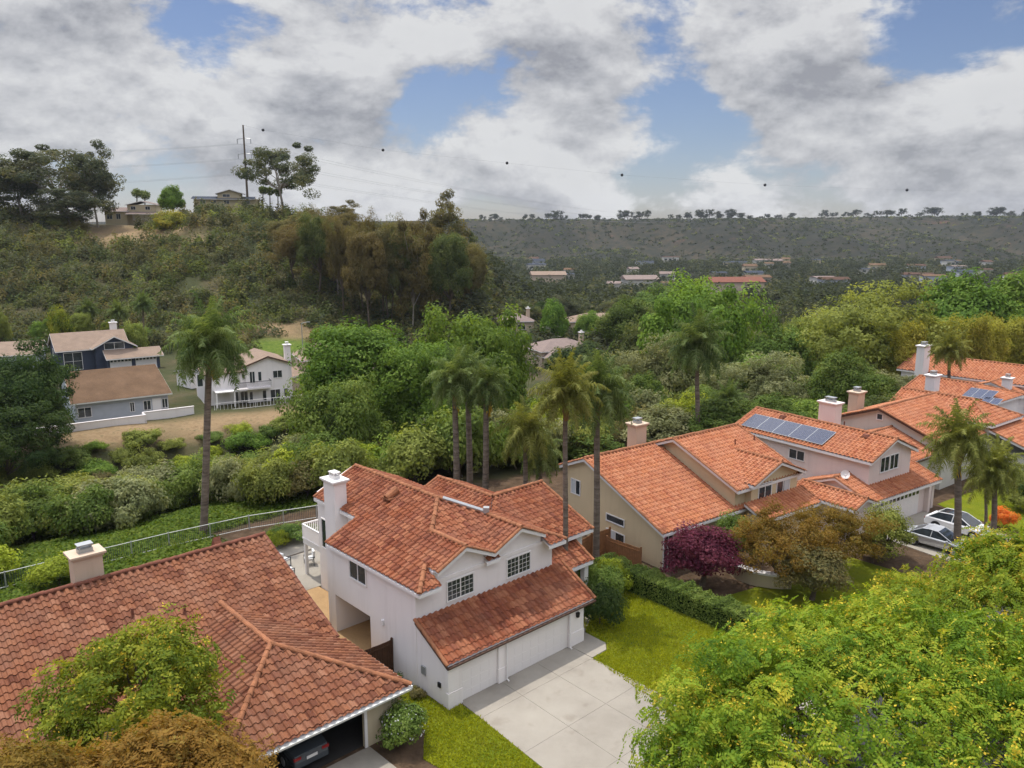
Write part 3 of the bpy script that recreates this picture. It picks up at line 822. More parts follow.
def build_fifth():
    p = MAIN.w(74, 7); fr = Frame(p.x, p.y, 38)
    t = house('stucco_house', 'pale stucco house with dark solar panels flat on its orange roof slope', fr)
    w = MB(); w.span((.1, -8.6, 0), (7.3, .6, 4.7)); w.along_v([(.1, 4.7), (.1, 4.85), (3.7, 5.9), (7.3, 4.85), (7.3, 4.7)], -4.6, .6); w.build('wall', M['white'], t)
    roof(t, [([(-.3, -9, 4.85), (3.7, -5, 6.05), (3.7, 1, 6.05), (-.3, 1, 4.85)], 'hhre'), ([(-.3, -9, 4.85), (7.7, -9, 4.85), (3.7, -5, 6.05)], 'ehn'), ([(7.7, -9, 4.85), (7.7, 1, 4.85), (3.7, 1, 6.05), (3.7, -5, 6.05)], 'ernn')], 't_or', w=.42, e=.44)
    f = lambda a, b: 4.85 + .3 * (a + .3)
    for cs, n in ((((970.5, 389.5), (999.5, 392.5), (965, 397.5)), 3), (((985, 399), (1004.5, 400), (986, 404.5)), 2)):
        a, b, c = [Vector(on_plane(fr, x, y, f)) for x, y in cs]
        u1 = (a.x + b.x) / 2; A = Vector((u1, a.y, f(u1, 0))); B_ = Vector((u1, b.y, f(u1, 0))); C = Vector((min(c.x, u1 - .9), a.y, f(min(c.x, u1 - .9), 0)))
        solar(t, A, B_ - A, C - A, n)
    chimney(t, -.75, -2.6, 0, 7.0, 1.4, 1.0, 'white', cap='white')
    return t
build_fifth()

def build_sixth():
    p = MAIN.w(88, 6); fr = Frame(p.x, p.y, 40)
    t = house('stucco_house', 'farthest orange-roofed stucco house of the row, partly hidden behind the solar-panelled roof', fr)
    w = MB(); w.along_v([(.3, 0), (.3, 4.7), (5, 6.1), (9.7, 4.7), (9.7, 0)], -9, 8); w.along_u([(-7, 0), (-7, 3.8), (-4, 4.9), (-1, 3.8), (-1, 0)], -2.2, 1); w.build('wall', M['white'], t)
    roof(t, gable_v(0, 10, -9.5, 8.5, 4.75, .32), 't_or', w=.44, e=.46)
    roof(t, gable_u(-2.6, 4, -7.5, -.5, 3.8, .36), 't_or', name='cross_roof', w=.44, e=.46)
    chimney(t, -.6, 5, 0, 8.2, 1.8, 1.0, 'white', cap='white')
    chimney(t, -2.0, -5.6, 0, 5.6, .9, .9, 'white', cap='white')
    return t
build_sixth()

def build_tail():
    p = MAIN.w(100, -8); fr = Frame(p.x, p.y, 42)
    t = house('stucco_house', 'orange tile roof at the picture edge beyond the solar-panelled house', fr)
    w = MB(); w.along_u([(0, 0), (0, 3.0), (5, 4.8), (10, 3.0), (10, 0)], .3, 14); w.build('wall', M['pink'], t)
    roof(t, gable_u(0, 14.4, -.4, 10.4, 2.95, .36), 't_or', w=.44, e=.46)
    return t
build_tail()

# ------------------------------------------------------------------ houses across the canyon
def build_across():
    a = at_z(219, 406, -3.5); fr = Frame(a.x, a.y, 29.5)
    t = house('two_storey_house', 'white two-storey house with iron balcony across the canyon beside the tall palm', fr, -3.5)
    w = MB(); w.along_v([(4.3, 0), (4.3, 6.0), (7.6, 7.1), (10.95, 5.9), (10.95, 0)], 0, 9); w.span((-1.8, .6, 0), (4.3, 9, 5.1)); w.build('wall', M['white'], t)
    roof(t, gable_v(4.0, 11.4, -.4, 9.4, 5.9, .36), 'shingle', tiled=False, fascia='darkgutter', thick=.16)
    roof(t, [([(-2.3, .2, 5.0), (4.2, .2, 5.0), (4.2, 4.8, 6.4), (-2.3, 4.8, 6.4)], 'ennr'), ([(-2.3, 4.8, 6.4), (4.2, 4.8, 6.4), (4.2, 9.4, 5.0), (-2.3, 9.4, 5.0)], 'nner')], 'shingle', tiled=False, name='side_roof', fascia='darkgutter', thick=.16)
    def wn(face, v, c, **k):
        qs = [fr.solve(px, py, v=v) for px, py in c]; aa = [q[0] for q in qs]; zz = [q[2] + 3.5 for q in qs]
        window(t, face, ((aa[0] + aa[1]) / 2, v, (zz[0] + zz[1]) / 2), abs(aa[1] - aa[0]), abs(zz[1] - zz[0]), **k)
    for c, k in ((((249.5, 372), (255, 382.5)), {'nx': 2}), (((258, 372), (261.5, 380.5)), {'nx': 1}), (((273, 371), (282, 377)), {}), (((235.5, 392), (238.5, 402)), {'nx': 1}), (((240.5, 392), (248, 401)), {}), (((249.5, 392), (253, 400)), {'nx': 1}), (((262.5, 390.5), (266.5, 400)), {'nx': 1}), (((270.5, 390), (280.5, 400.5)), {'nx': 2}), (((284, 388.5), (288, 396.5)), {'nx': 1})):
        wn('-v', 0 if c[0][0] > 239 else .6, c, **k)
    wn('-v', .6, ((197, 375), (203, 386)), nx=1)
    b = MB(); b.span((2.4, -1.5, 2.35), (7.8, .0, 2.55)); bo = b.build('balcony', M['white'], t)
    r_ = MB(); r_.span((2.4, -1.5, 3.5), (7.8, -1.44, 3.57)); r_.span((2.4, -1.5, 3.5), (2.46, 0, 3.57)); r_.span((7.74, -1.5, 3.5), (7.8, 0, 3.57))
    for i in range(37): r_.box((2.43 + i * .148, -1.47, 3.03), (.03, .03, .95))
    r_.build('railing', M['black'], bo)
    pc = MB(); pc.span((-.6, -1.8, 2.3), (2.2, .6, 2.45))
    for u in (-.5, 2.1): pc.span((u - .1, -1.75, 0), (u + .1, -1.55, 2.3))
    pc.build('patio_cover', M['trim'], t)
    chimney(t, 11.3, 2.0, 0, 8.3, .9, .9, 'white')
    # brown roof bungalow
    a = at_z(72, 404, -.3); fr = Frame(a.x, a.y, 35.8)
    t = house('bungalow', 'grey-walled bungalow with weathered brown shingle roof across the canyon', fr, -3.3)
    w = MB(); w.along_u([(.5, 0), (.5, 2.9), (7.6, 6.0), (14.5, 2.9), (14.5, 0)], .4, 12.5); w.build('wall', M['ltgrey'], t)
    roof(t, [([(-.2, -.1, 3.0), (13, -.1, 3.0), (12.6, 7.6, 6.3), (.2, 7.6, 6.3)], 'errr'), ([(.2, 7.6, 6.3), (12.6, 7.6, 6.3), (12.6, 15, 3.0), (.2, 15, 3.0)], 'nrer')], 'brownshingle', tiled=False, thick=.16, fascia='gutter')
    for u, wd in ((1.5, 1.6), (7.6, .5), (9.6, .9), (12.0, .7)): window(t, '-v', (u, .5, 1.5), wd, 1.3)
    mb = MB(); mb.span((10.3, .44, .2), (11.5, .5, 2.4)); mb.build('garage_door', M['doorwhite'], t)
    # slate blue house
    a = at_z(55, 352, .6); fr = Frame(a.x, a.y, 36)
    t = house('two_storey_house', 'dark slate-blue house with tan shingle roof and white-framed windows across the canyon', fr, -3.5)
    w = MB(); w.along_u([(.4, 0), (.4, 4.15), (5.5, 6.7), (10.6, 4.15), (10.6, 0)], .4, 12.6)
    w.along_v([(6.6, 0), (6.6, 4.6), (9.9, 6.3), (13.2, 4.6), (13.2, 0)], -1.4, 6); w.span((8.2, -3.6, 0), (17.4, -1.4, 2.6)); w.build('wall', M['slate'], t)
    roof(t, [([(0, 0, 4.1), (13, 0, 4.1), (13, 5.5, 6.95), (0, 5.5, 6.95)], 'errr'), ([(0, 5.5, 6.95), (13, 5.5, 6.95), (13, 11, 4.1), (0, 11, 4.1)], 'nrer')], 'shingle', tiled=False, thick=.16)
    roof(t, [([(5.9, -2, 4.35), (9.9, -2, 6.5), (9.9, 6, 6.5), (5.9, 6, 4.35)], 'rnne'), ([(13.9, -2, 4.35), (9.9, -2, 6.5), (9.9, 6, 6.5), (13.9, 6, 4.35)], 'rnne')], 'shingle', tiled=False, name='gable_roof', thick=.16)
    roof(t, [([(7.8, -4.6, 2.5), (18, -4.6, 2.5), (18, -1.4, 3.9), (7.8, -1.4, 3.9)], 'ernr')], 'shingle', tiled=False, name='porch_roof', thick=.16)
    window(t, '-v', (2.9, .4, 2.0), 3.0, 3.2, nx=2, nz=2, depth=.12); window(t, '-v', (9.9, -1.4, 4.6), 3.4, 1.2, nx=2, depth=.12); window(t, '-u', (.4, 6.5, 3.2), 1.2, 1.2)
    for u in (10.4, 14.9): garage_door(t, u - 1.9, u + 1.9, -3.62, 2.2, lites=True)
    chimney(t, 11.5, 7.4, 0, 8.0, 1.2, .9, 'white')
    # roofs at the left edge and behind
    a = at_z(-14, 372, -3.4); fr = Frame(a.x, a.y, 24)
    t = house('bungalow', 'tan shingle roof corner behind the dark tree by the slate-blue house', fr, -3.4)
    w = MB(); w.along_u([(.3, 0), (.3, 2.9), (5, 4.8), (9.7, 2.9), (9.7, 0)], 0, 9); w.build('wall', M['ltgrey'], t)
    roof(t, gable_u(-.4, 9.6, -.2, 10.2, 2.9, .4), 'shingle', tiled=False)
    a = at_z(186, 392, -3.5); fr = Frame(a.x, a.y + 2, 60)
    t = house('garden_pavilion', 'small white-roofed patio room between the bungalow and the white house', fr, -3.5, cat='patio room')
    w = MB(); w.span((0.3, 0.2, 0), (8.7, 3.8, 2.7)); w.build('wall', M['white'], t)
    roof(t, gable_u(0, 9, 0, 4, 2.8, .25), 'greyshingle', tiled=False)
    window(t, '-v', (4, .2, 1.5), 2.6, 1.4)
    a = at_z(296, 398, -3.6); fr = Frame(a.x, a.y + 6, 25)
    t = house('tan_house', 'tan house with pale hipped roof right beside the white balcony house', fr, -3.6)
    w = MB(); w.span((0, 0, 0), (12, 9, 5.2)); w.span((-3, -1.5, 0), (0, 6, 2.6)); w.build('wall', M['tan'], t)
    roof(t, [([(-.5, -.5, 5.2), (12.5, -.5, 5.2), (9, 4.5, 7.2), (3, 4.5, 7.2)], 'ehhh'), ([(-.5, 9.5, 5.2), (12.5, 9.5, 5.2), (9, 4.5, 7.2), (3, 4.5, 7.2)], 'ennn'), ([(-.5, -.5, 5.2), (3, 4.5, 7.2), (-.5, 9.5, 5.2)], 'nne'), ([(12.5, -.5, 5.2), (9, 4.5, 7.2), (12.5, 9.5, 5.2)], 'nne')], 'shingle', tiled=False)
    roof(t, [([(-3.4, -1.9, 2.6), (0, -1.9, 3.4), (0, 6, 3.4), (-3.4, 6, 2.6)], 'rnre')], 'shingle', tiled=False, name='porch_roof')
    window(t, '-v', (3, 0, 3.9), 1.4, 1.1); window(t, '-v', (8, 0, 3.9), 1.4, 1.1)
    # beige houses beyond the green trees
    def villa(px, py, dist, deg, W, Dp, Hh, mat, rmat, label, gab=True):
        p = at_d(px, py, dist); z0 = p.z - Hh
        fr = Frame(p.x, p.y, deg)
        t = house('villa', label, fr, z0, group=None)
        w = MB(); w.span((.5, .5, -3), (W - .5, Dp - .5, Hh))
        if gab: w.along_v([(1.0, -3), (1.0, Hh - 1.2), (3.2, Hh + .4), (5.4, Hh - 1.2), (5.4, -3)], -1.2, .6)
        w.build('wall', M[mat], t)
        k = Dp / 2
        roof(t, [([(0, 0, Hh), (W, 0, Hh), (W - k, k, Hh + 2.0), (k, k, Hh + 2.0)], 'ehhh'), ([(0, Dp, Hh), (W, Dp, Hh), (W - k, k, Hh + 2.0), (k, k, Hh + 2.0)], 'ennn'), ([(0, 0, Hh), (k, k, Hh + 2), (0, Dp, Hh)], 'nne'), ([(W, 0, Hh), (W - k, k, Hh + 2), (W, Dp, Hh)], 'nne')], rmat, tiled=False)
        if gab: roof(t, gable_v(.5, 5.9, -1.7, 3, Hh - 1.2, .6), rmat, tiled=False, name='gable_roof')
        for u in (2.4, 4.0): window(t, '-v', (u, -1.2 if gab else .5, Hh - 2.2), .8, 1.6, nx=1)
        window(t, '-v', (W * .6, .5, Hh - 1.6), 2.0, 1.2); window(t, '-u', (.5, Dp * .4, Hh - 1.6), 1.2, 1.2)
        chimney(t, W - 1.2, Dp * .6, Hh - 1, Hh + 2.8, .9, .9, mat)
        return t
    villa(541, 352, 178, 24, 15, 11, 5.2, 'tan', 'greyshingle', 'tan villa with grey-brown hipped roof beyond the broad green canyon trees')
    villa(500, 322, 215, 10, 10, 10, 5.0, 'tan', 'greyshingle', 'small tan villa with pyramid roof and chimney beyond the canyon trees', False)
    villa(570, 322, 232, 5, 20, 11, 4.0, 'tan', 'shingle', 'long low tan-roofed villa behind the bright round tree', False)
    # two houses on the hill crest
    p = at_d(104, 219, 296); fr = Frame(p.x, p.y, 8)
    t = house('hilltop_house', 'cream two-storey house with wide garage on the hill crest below two small palms', fr, p.z - .5)
    w = MB(); w.span((.4, 0, -2), (8, 9, 3.2)); w.span((8, 1, -2), (18, 9, 5.6)); w.span((17, 4, -2), (20, 9, 3)); w.build('wall', M['cream'], t)
    roof(t, gable_u(0, 8.5, -.6, 9.6, 3.2, .3), 'greyshingle', tiled=False); roof(t, gable_v(7.5, 18.5, .4, 9.6, 5.6, .25), 'greyshingle', tiled=False, name='upper_roof')
    roof(t, [([(8, -2, 2.3), (18.6, -2, 2.3), (18.6, 1, 3.1), (8, 1, 3.1)], 'ernr')], 'greyshingle', tiled=False, name='porch_roof')
    garage_door(t, 9.5, 16.8, .96, 2.2); window(t, '-v', (10, 1, 4.4), 1.6, 1.1); window(t, '-v', (15, 1, 4.4), 1.6, 1.1); window(t, '-v', (2, 0, 1.4), 1.8, 1.8); window(t, '-v', (5, 0, 1.4), 1.4, 1.8)
    p = at_d(194, 204.5, 292); fr = Frame(p.x, p.y, 14)
    t = house('hilltop_house', 'blue-roofed low house on the hill crest beside the tall power pole', fr, p.z - .2)
    w = MB(); w.span((0, 0, -2), (22, 8, 2.2)); w.along_v([(8, 2), (8, 4.2), (12, 5.3), (16, 4.2), (16, 2)], .5, 8); w.build('wall', M['cream'], t)
    roof(t, gable_u(-.8, 20.8, -1, 9, 2.2, .2), 'blueshingle', tiled=False)
    roof(t, gable_v(7.2, 17.2, -.2, 9, 4.1, .3), 'blueshingle', tiled=False, name='upper_roof')
    for u in (3, 6.5, 11, 18): window(t, '-v', (u, 0, 1.1), 1.8, 1.2)
    window(t, '-v', (11, .5, 3.4), 2.4, .9)
build_across()

# ================================================================== GROUND
def build_terrain():
    na = 520
    rad = [0.0] + list(np.concatenate([np.linspace(4, 30, 9, endpoint=False), np.geomspace(30, 330, 130, endpoint=False), np.geomspace(330, 3300, 95)]))
    th = np.concatenate([np.linspace(-60, 60, na - 100, endpoint=False), np.linspace(60, 300, 100, endpoint=False)]) * math.pi / 180
    r = np.array(rad[1:])
    X = np.outer(r, np.sin(th)); Y = np.outer(r, np.cos(th))
    Z = ground_z(X, Y)
    V = np.stack([X.ravel(), Y.ravel(), Z.ravel()], 1); nr = len(r)
    V = np.vstack([V, [[0, 0, 0]]])
    i = np.arange(nr - 1)[:, None] * na; j = np.arange(na)[None, :]; k = (j + 1) % na
    F = np.stack([i + j, i + na + j, i + na + k, i + k], -1).reshape(-1, 4)
    c = len(V) - 1
    x, y = V[:, 0], V[:, 1]
    u, v, t = bank(x, y); px = 512 + 804 * x / (np.maximum(y, 1) * CP + 4)
    blob = lambda cx, cy, rx, ry: np.exp(-(((x - cx) / rx) ** 2 + ((y - cy) / ry) ** 2) ** 2)
    wob = 3 * waves(x, y, 14, k=2)
    gc = sstep(.3, 1.2, t) * sstep(17 + wob, 11 + wob, t) * sstep(-22, -16, u) * sstep(14, 8, u)
    p1 = at_ground(278, 178); gc = np.maximum(gc, blob(p1.x, p1.y, 11, 9))
    p2 = at_ground(120, 270); p3 = at_ground(168, 262); p4 = at_ground(205, 250); p5 = at_ground(295, 190)
    dry = blob(p2.x + 3, p2.y, 22, 22) * .9
    dry = np.maximum(dry, blob(p3.x, p3.y, 14, 9) * .7); dry = np.maximum(dry, blob(p4.x, p4.y - 3, 10, 6) * .6); dry = np.maximum(dry, blob(p5.x, p5.y, 14, 5) * .9)
    leftw = sstep(400, 330, px) * (y > 20)
    dry = np.maximum(dry, leftw * sstep(50, 52, t) * sstep(61, 55, t))
    dry = np.clip(dry * (1 + .5 * waves(x, y, 8, k=5)), 0, 1)
    far = sstep(300, 480, np.hypot(x, y)) * (y > 0)
    yard = sstep(1.0, .2, t)
    strip = sstep(-9.5, -8.5, t) * sstep(-26, -24, u) * sstep(1.5, .5, u); yard = yard * (1 - strip); gc = np.maximum(gc, strip)
    veg_shade = sstep(.25, -.35, np.sin((x + .35 * y) / 58 + 2 * np.sin(x / 170)) * .6 + .4 * np.sin((x - .2 * y) / 27 + 1.3) + .5 * waves(x, y, 120, k=8)) * sstep(1080, 1180, y) + sstep(1180, 1080, y)  # mesa gullies toned darker: relief shading put into colour, along with denser chaparral
    at = {n: ('POINT', 'FLOAT', a) for n, a in (('gc', gc), ('dry', dry), ('far', far), ('yard', yard), ('veg_shade', veg_shade))}
    o = mesh_from('ground', V, F, [M['terrain']], None, None, at, True)
    bm = bmesh.new(); bm.from_mesh(o.data); bm.verts.ensure_lookup_table()
    for q in range(na): bm.faces.new((bm.verts[c], bm.verts[(q + 1) % na], bm.verts[q]))
    bm.normal_update(); bm.to_mesh(o.data); bm.free()
    o.data.polygons.foreach_set('use_smooth', np.ones(len(o.data.polygons), bool))
    tag(o, None, None, kind='structure')
build_terrain()

def sheet(name, fr, pts, z, m, thick=.04, kind='structure', world=False):
    mb = MB(); P = [(p[0], p[1]) if world else tuple(fr.w(*p)[:2]) for p in pts]
    ar = sum(P[i][0] * P[(i + 1) % len(P)][1] - P[(i + 1) % len(P)][0] * P[i][1] for i in range(len(P)))
    if ar < 0: P = P[::-1]
    mb.prism(P, z - thick, z)
    o = mb.build(name, M[m]); o['kind'] = kind
    return o

def build_ground_sheets():
    W = lambda px, py: MAIN.uv(at_z(px, py, 0))
    sheet('lawn', MAIN, [(8.9, -1.62), (10.08, -1.6), (10.66, -1.1), (10.7, .4), (11.6, 2.5), (16.9, 4.6), (16.95, -11), (7.6, -11)], .03, 'lawn', .06)
    sheet('lawn', MAIN, [(-2.3, -8), (.1, -8), (.75, -1.6), (.72, -.12), (-.05, -.12), (-.05, 3.6), (-1.0, 3.6), (-1.4, 1), (-2.0, -.7), (-3.2, -2.2)], .03, 'lawn', .06)
    # driveway in separate slabs with open joints
    sheet('driveway_base', MAIN, [(.2, -10.9), (8.5, -10.9), (8.75, .2), (.85, .2)], .036, 'concrete', .06)
    us = [.8, 3.55, 6.2, 8.85]; vs = [.3, -1.65, -5.0, -8.2, -11.0]
    for j in range(4):
        for i in range(3):
            fan = lambda u, v: u - .09 * (-v) * (.9 if u < 1 else .5 if u < 4 else .35 if u < 7 else .14)
            a, b, v0, v1 = us[i], us[i + 1], vs[j], vs[j + 1]
            g = .007
            o = sheet('driveway', MAIN, [(fan(a, v1) + g, v1 + g), (fan(b, v1) - g, v1 + g), (fan(b, v0) - g, v0 - g), (fan(a, v0) + g, v0 - g)], .05 + .0015 * ((i * 7 + j * 3) % 3), 'concrete', .1)
    sheet('path', MAIN, [(8.86, -1.6), (10.1, -1.56), (10.62, -1.05), (10.68, .6), (13.6, 2.4), (13.6, 4.5), (9.9, 4.5), (9.9, .3), (8.86, .1)], .056, 'concrete', .1)
    sheet('side_yard_paving', MAIN, [(-2.6, 5.0), (2.6, 5.0), (2.6, 11.5), (2.2, 18.5), (-2.6, 18.5)], .03, 'paver', .06)
    sheet('patio', MAIN, [(-1.5, 16.8), (9, 16.8), (9, 22.6), (-1.0, 22.6)], .05, 'concrete', .08)
    sheet('lawn', MAIN, [(-2.3, 12.5), (-.6, 12.5), (-.2, 17), (-1.6, 17)], .045, 'lawn', .05)
    sheet('path', MAIN, [(-1.0, 22.8), (12, 22.8), (11, 26.5), (1.0, 27.2)], .04, 'concrete', .07)
    sheet('driveway', MAIN, [(-11.0, -11), (-4.2, -11), (-4.5, .2), (-10.6, .2)], .05, 'concrete', .1)
    p = MAIN.w(38.5, -4); fr = Frame(p.x, p.y, 35)
    sheet('driveway', fr, [(-.6, -14), (8.6, -14), (8.5, .3), (.2, .3)], .04, 'concrete', .08)
    sheet('lawn', fr, [(9.6, -14), (24, -12), (24, .5), (11.2, .5), (10.2, -2)], .04, 'lawn', .06)
    sheet('lawn', MAIN, [(18.4, -10), (26, -12), (33, -14), (33, -4), (26, -3.6), (20, -2.2), (18.4, -2)], .03, 'lawn', .06)
    # pavement, kerb and road in front of the row
    def curve(off):
        return [MAIN.w(u, -11.0 - .0024 * max(0, u - 8) ** 2 * 1.0 - off) for u in range(-40, 121, 4)]
    a, b, c, d = curve(0), curve(1.5), curve(1.65), curve(11.5)
    for nm, p, q, z, m, th in (('pavement', a, b, .12, 'concrete', .2), ('kerb', b, c, .125, 'concrete', .3), ('road', c, d, .012, 'asphalt', .05)):
        mb = MB(); n = len(p)
        for i in range(n - 1):
            vs = [p[i], p[i + 1], q[i + 1], q[i]]
            mb.add([(v.x, v.y, z) for v in vs] + [(v.x, v.y, z - th) for v in vs], [(3, 2, 1, 0), (0, 1, 5, 4), (2, 3, 7, 6)])
        o = mb.build(nm, M[m]); o['kind'] = 'structure'
build_ground_sheets()

def build_grass():
    rng = np.random.default_rng(77); n = 60000
    def inside(P, poly):
        x, y = P[:, 0], P[:, 1]; r = np.zeros(len(P), bool)
        for i in range(len(poly)):
            x0, y0 = poly[i]; x1, y1 = poly[(i + 1) % len(poly)]
            r ^= ((y0 > y) != (y1 > y)) & (x < (x1 - x0) * (y - y0) / (y1 - y0 + 1e-9) + x0)
        return r
    A = [(8.75, -1.7), (10.12, -1.66), (10.75, -1.1), (10.8, .4), (11.6, 2.5), (16.8, 4.6), (16.8, -9), (7.7, -9)]
    B = [(-2.3, -8), (.05, -8), (.7, -1.6), (.68, -.1), (-.08, -.1), (-.08, 3.6), (-1.0, 3.6), (-1.4, 1), (-2.0, -.7), (-3.2, -2.2)]
    P = np.concatenate([(lambda q: q[inside(q, pl)])(np.stack([rng.uniform(min(a for a, _ in pl) - .05, max(a for a, _ in pl) + .05, k), rng.uniform(min(b for _, b in pl), max(b for _, b in pl), k)], 1)) for pl, k in ((A, 46000), (B, 16000))])
    tone = np.clip(.5 + .35 * waves(P[:, 0], P[:, 1], 3.1, k=4) + .25 * waves(P[:, 0], P[:, 1], 1.2, k=9) + rng.normal(size=len(P)) * .18, 0, 1)
    keep = rng.uniform(0, 1, len(P)) < .5 + .5 * tone; P, tone = P[keep], tone[keep]; n = len(P)
    X = MAIN.x + P[:, 0] * MAIN.c - P[:, 1] * MAIN.s; Y = MAIN.y + P[:, 0] * MAIN.s + P[:, 1] * MAIN.c
    base = np.stack([X, Y, np.full(n, .025)], 1); d = rng.normal(size=(n, 3)) * .045; d[:, 2] = rng.uniform(.05, .11, n)
    t = rng.normal(size=(n, 3)); t[:, 2] = 0; t = t / np.linalg.norm(t, axis=1, keepdims=True) * .035
    V = np.stack([base - t, base + t, base + d + t * .5, base + d - t * .5], 1).reshape(-1, 3)
    m = mat_leaf('grass_blade', [(.15, .14, .018), (.165, .18, .010), (.20, .21, .010), (.235, .235, .014)])
    o = mesh_from('grass', V, np.arange(4 * n).reshape(-1, 4), [m], None, None, {'lf': ('FACE', 'FLOAT', tone)})
    o['kind'] = 'stuff'
build_grass()

# ------------------------------------------------------------------ fences, walls, gates
def rail_fence(name, label, cat, P, h=1.25, post='trim', rail='trim', picket='cargrey', gap=.13, postgap=2.4, zoff=0, pw=.022):
    """posts, two rails and pickets along a ground polyline"""
    t = thing(name, label, cat, tuple(P[0]))
    o = Vector(P[0]); rl, pk = MB(), MB()
    for i in range(len(P) - 1):
        a, b = Vector(P[i]) - o, Vector(P[i + 1]) - o; L = (b - a).length; k = max(1, round(L / postgap))
        for j in range(k + (1 if i == len(P) - 2 else 0)):
            q = a.lerp(b, j / k); m = MB(); m.box((q.x, q.y, q.z + h / 2), (.07, .07, h + .06), rz=math.atan2(b.y - a.y, b.x - a.x)); m.build('post', M[post], t)
        up = Vector((0, 0, 1))
        for z in (h - .03, .15): rl.tube([a + up * z, b + up * z], .028, 4)
        n = int(L / gap)
        for j in range(n):
            q = a.lerp(b, (j + .5) / n); pk.box((q.x, q.y, q.z + h / 2), (pw, pw, h - .18))
    rl.build('rail', M[rail], t); pk.build('picket', M[picket], t)
    return t

def build_fences():
    P = [MAIN.w(u, v) for u, v in ((-24, 30.7), (-13, 30.6), (-2.5, 30.3), (3.5, 29.7), (8.6, 28.2), (14, 26.4), (21, 24.2))]
    rail_fence('rail_fence', 'white-railed metal picket fence along the canyon edge behind the two near houses', 'fence', P, 1.2, post='metal', rail='gutter', gap=.14, postgap=2.6)
    a = at_z(219, 409.5, -3.9); fr = Frame(a.x, a.y, 29.5)
    P = [fr.w(u, -2.4, gz(*fr.w(u, -2.4)[:2]) if False else -3.7) for u in (-1.0, 5, 9.5, 14.5)]
    rail_fence('rail_fence', 'white open-railed fence in front of the white balcony house across the canyon', 'fence', P, 1.3, picket='trim', gap=.5, postgap=2.4, pw=.05)
    # white block wall in front of the bungalow
    a = at_z(72, 404, -.3); fr = Frame(a.x, a.y, 35.8)
    mb = MB()
    for u0, u1, v0, v1 in ((-6, 8.5, -3.4, -3.2), (8.5, 15.5, -1.6, -1.4)):
        c = fr.w((u0 + u1) / 2, (v0 + v1) / 2); mb.box((c.x, c.y, -4.0), (u1 - u0, .2, 3.2), rz=fr.a)
        mb.box((c.x, c.y, -2.36), (u1 - u0 + .06, .3, .08), rz=fr.a)
    c = fr.w(8.5, -2.4); mb.box((c.x, c.y, -4.0), (.2, 2.0, 3.2), rz=fr.a)
    tag(mb.build('garden_wall', M['white']), 'long white block wall below the brown-roofed bungalow', 'wall')
    # wooden fences and gates
    def board_fence(name, label, cat, pts, h, m, z=0):
        t = thing(name, label, cat, tuple(pts[0])); o = Vector(pts[0])
        for i in range(len(pts) - 1):
            a, b = Vector(pts[i]) - o, Vector(pts[i + 1]) - o; L = (b - a).length; n = int(L / .15); rz = math.atan2(b.y - a.y, b.x - a.x); mb = MB()
            for j in range(n):
                q = a.lerp(b, (j + .5) / n); mb.box((q.x, q.y, q.z + h / 2 + random.uniform(-.01, .02)), (L / n - .012, .025, h), rz=rz)
            mb.build('board', M[m], t)
            c = (a + b) / 2
            for zz in (.3, h - .25): r = MB(); r.box((c.x, c.y, zz), (L, .07, .09), rz=rz); r.build('rail', M[m], t)
            for q in ((a, b) if i == 0 else (b,)): p = MB(); p.box((q.x, q.y, h / 2 + .05), (.1, .1, h + .12), rz=rz); p.build('post', M[m], t)
    board_fence('wood_gate', 'dark wooden gate between the near tiled roof and the white house', 'gate', [MAIN.w(-2.7, 4.75), MAIN.w(-.08, 4.75)], 1.9, 'darkwood')
    board_fence('wood_fence', 'brown board fence between the white house and the beige house', 'fence', [MAIN.w(15.3, 6.8), MAIN.w(19.0, 7.5), MAIN.w(20.9, 7.4)], 1.9, 'wood')
    board_fence('wood_fence', 'short brown board fence right beside the hedge end at the beige house', 'fence', [MAIN.w(20.0, 6.9), MAIN.w(20.1, 3.9)], 1.6, 'wood')
    board_fence('wood_fence', 'weathered grey board fence behind the white house among the palm trunks', 'fence', [MAIN.w(13, 21), MAIN.w(21, 18.5), MAIN.w(24, 17)], 1.8, 'bark')
    # curved planter wall with white cap
    c = at_z(765, 590, 0); mb, cp = MB(), MB()
    for i in range(9):
        t0, t1 = R(170 + i * 12), R(170 + (i + 1) * 12)
        for (m, r, z, w_, h) in ((mb, 3.0, .45, .3, .9), (cp, 3.0, .97, .55, .12)):
            p, q = Vector((c.x + 1.3 + r * math.cos(t0), c.y + 3.2 + r * math.sin(t0), z)), Vector((c.x + 1.3 + r * math.cos(t1), c.y + 3.2 + r * math.sin(t1), z))
            mid = (p + q) / 2; m.box((mid.x, mid.y, z), ((q - p).length + .05, w_, h), rz=math.atan2(q.y - p.y, q.x - p.x))
    t = thing('planter_wall', 'low curved garden wall with white cap in front of the beige house', 'garden wall', (0, 0, 0))
    mb.build('wall', M['cream'], t); cp.build('wall_cap', M['trim'], t)
build_fences()

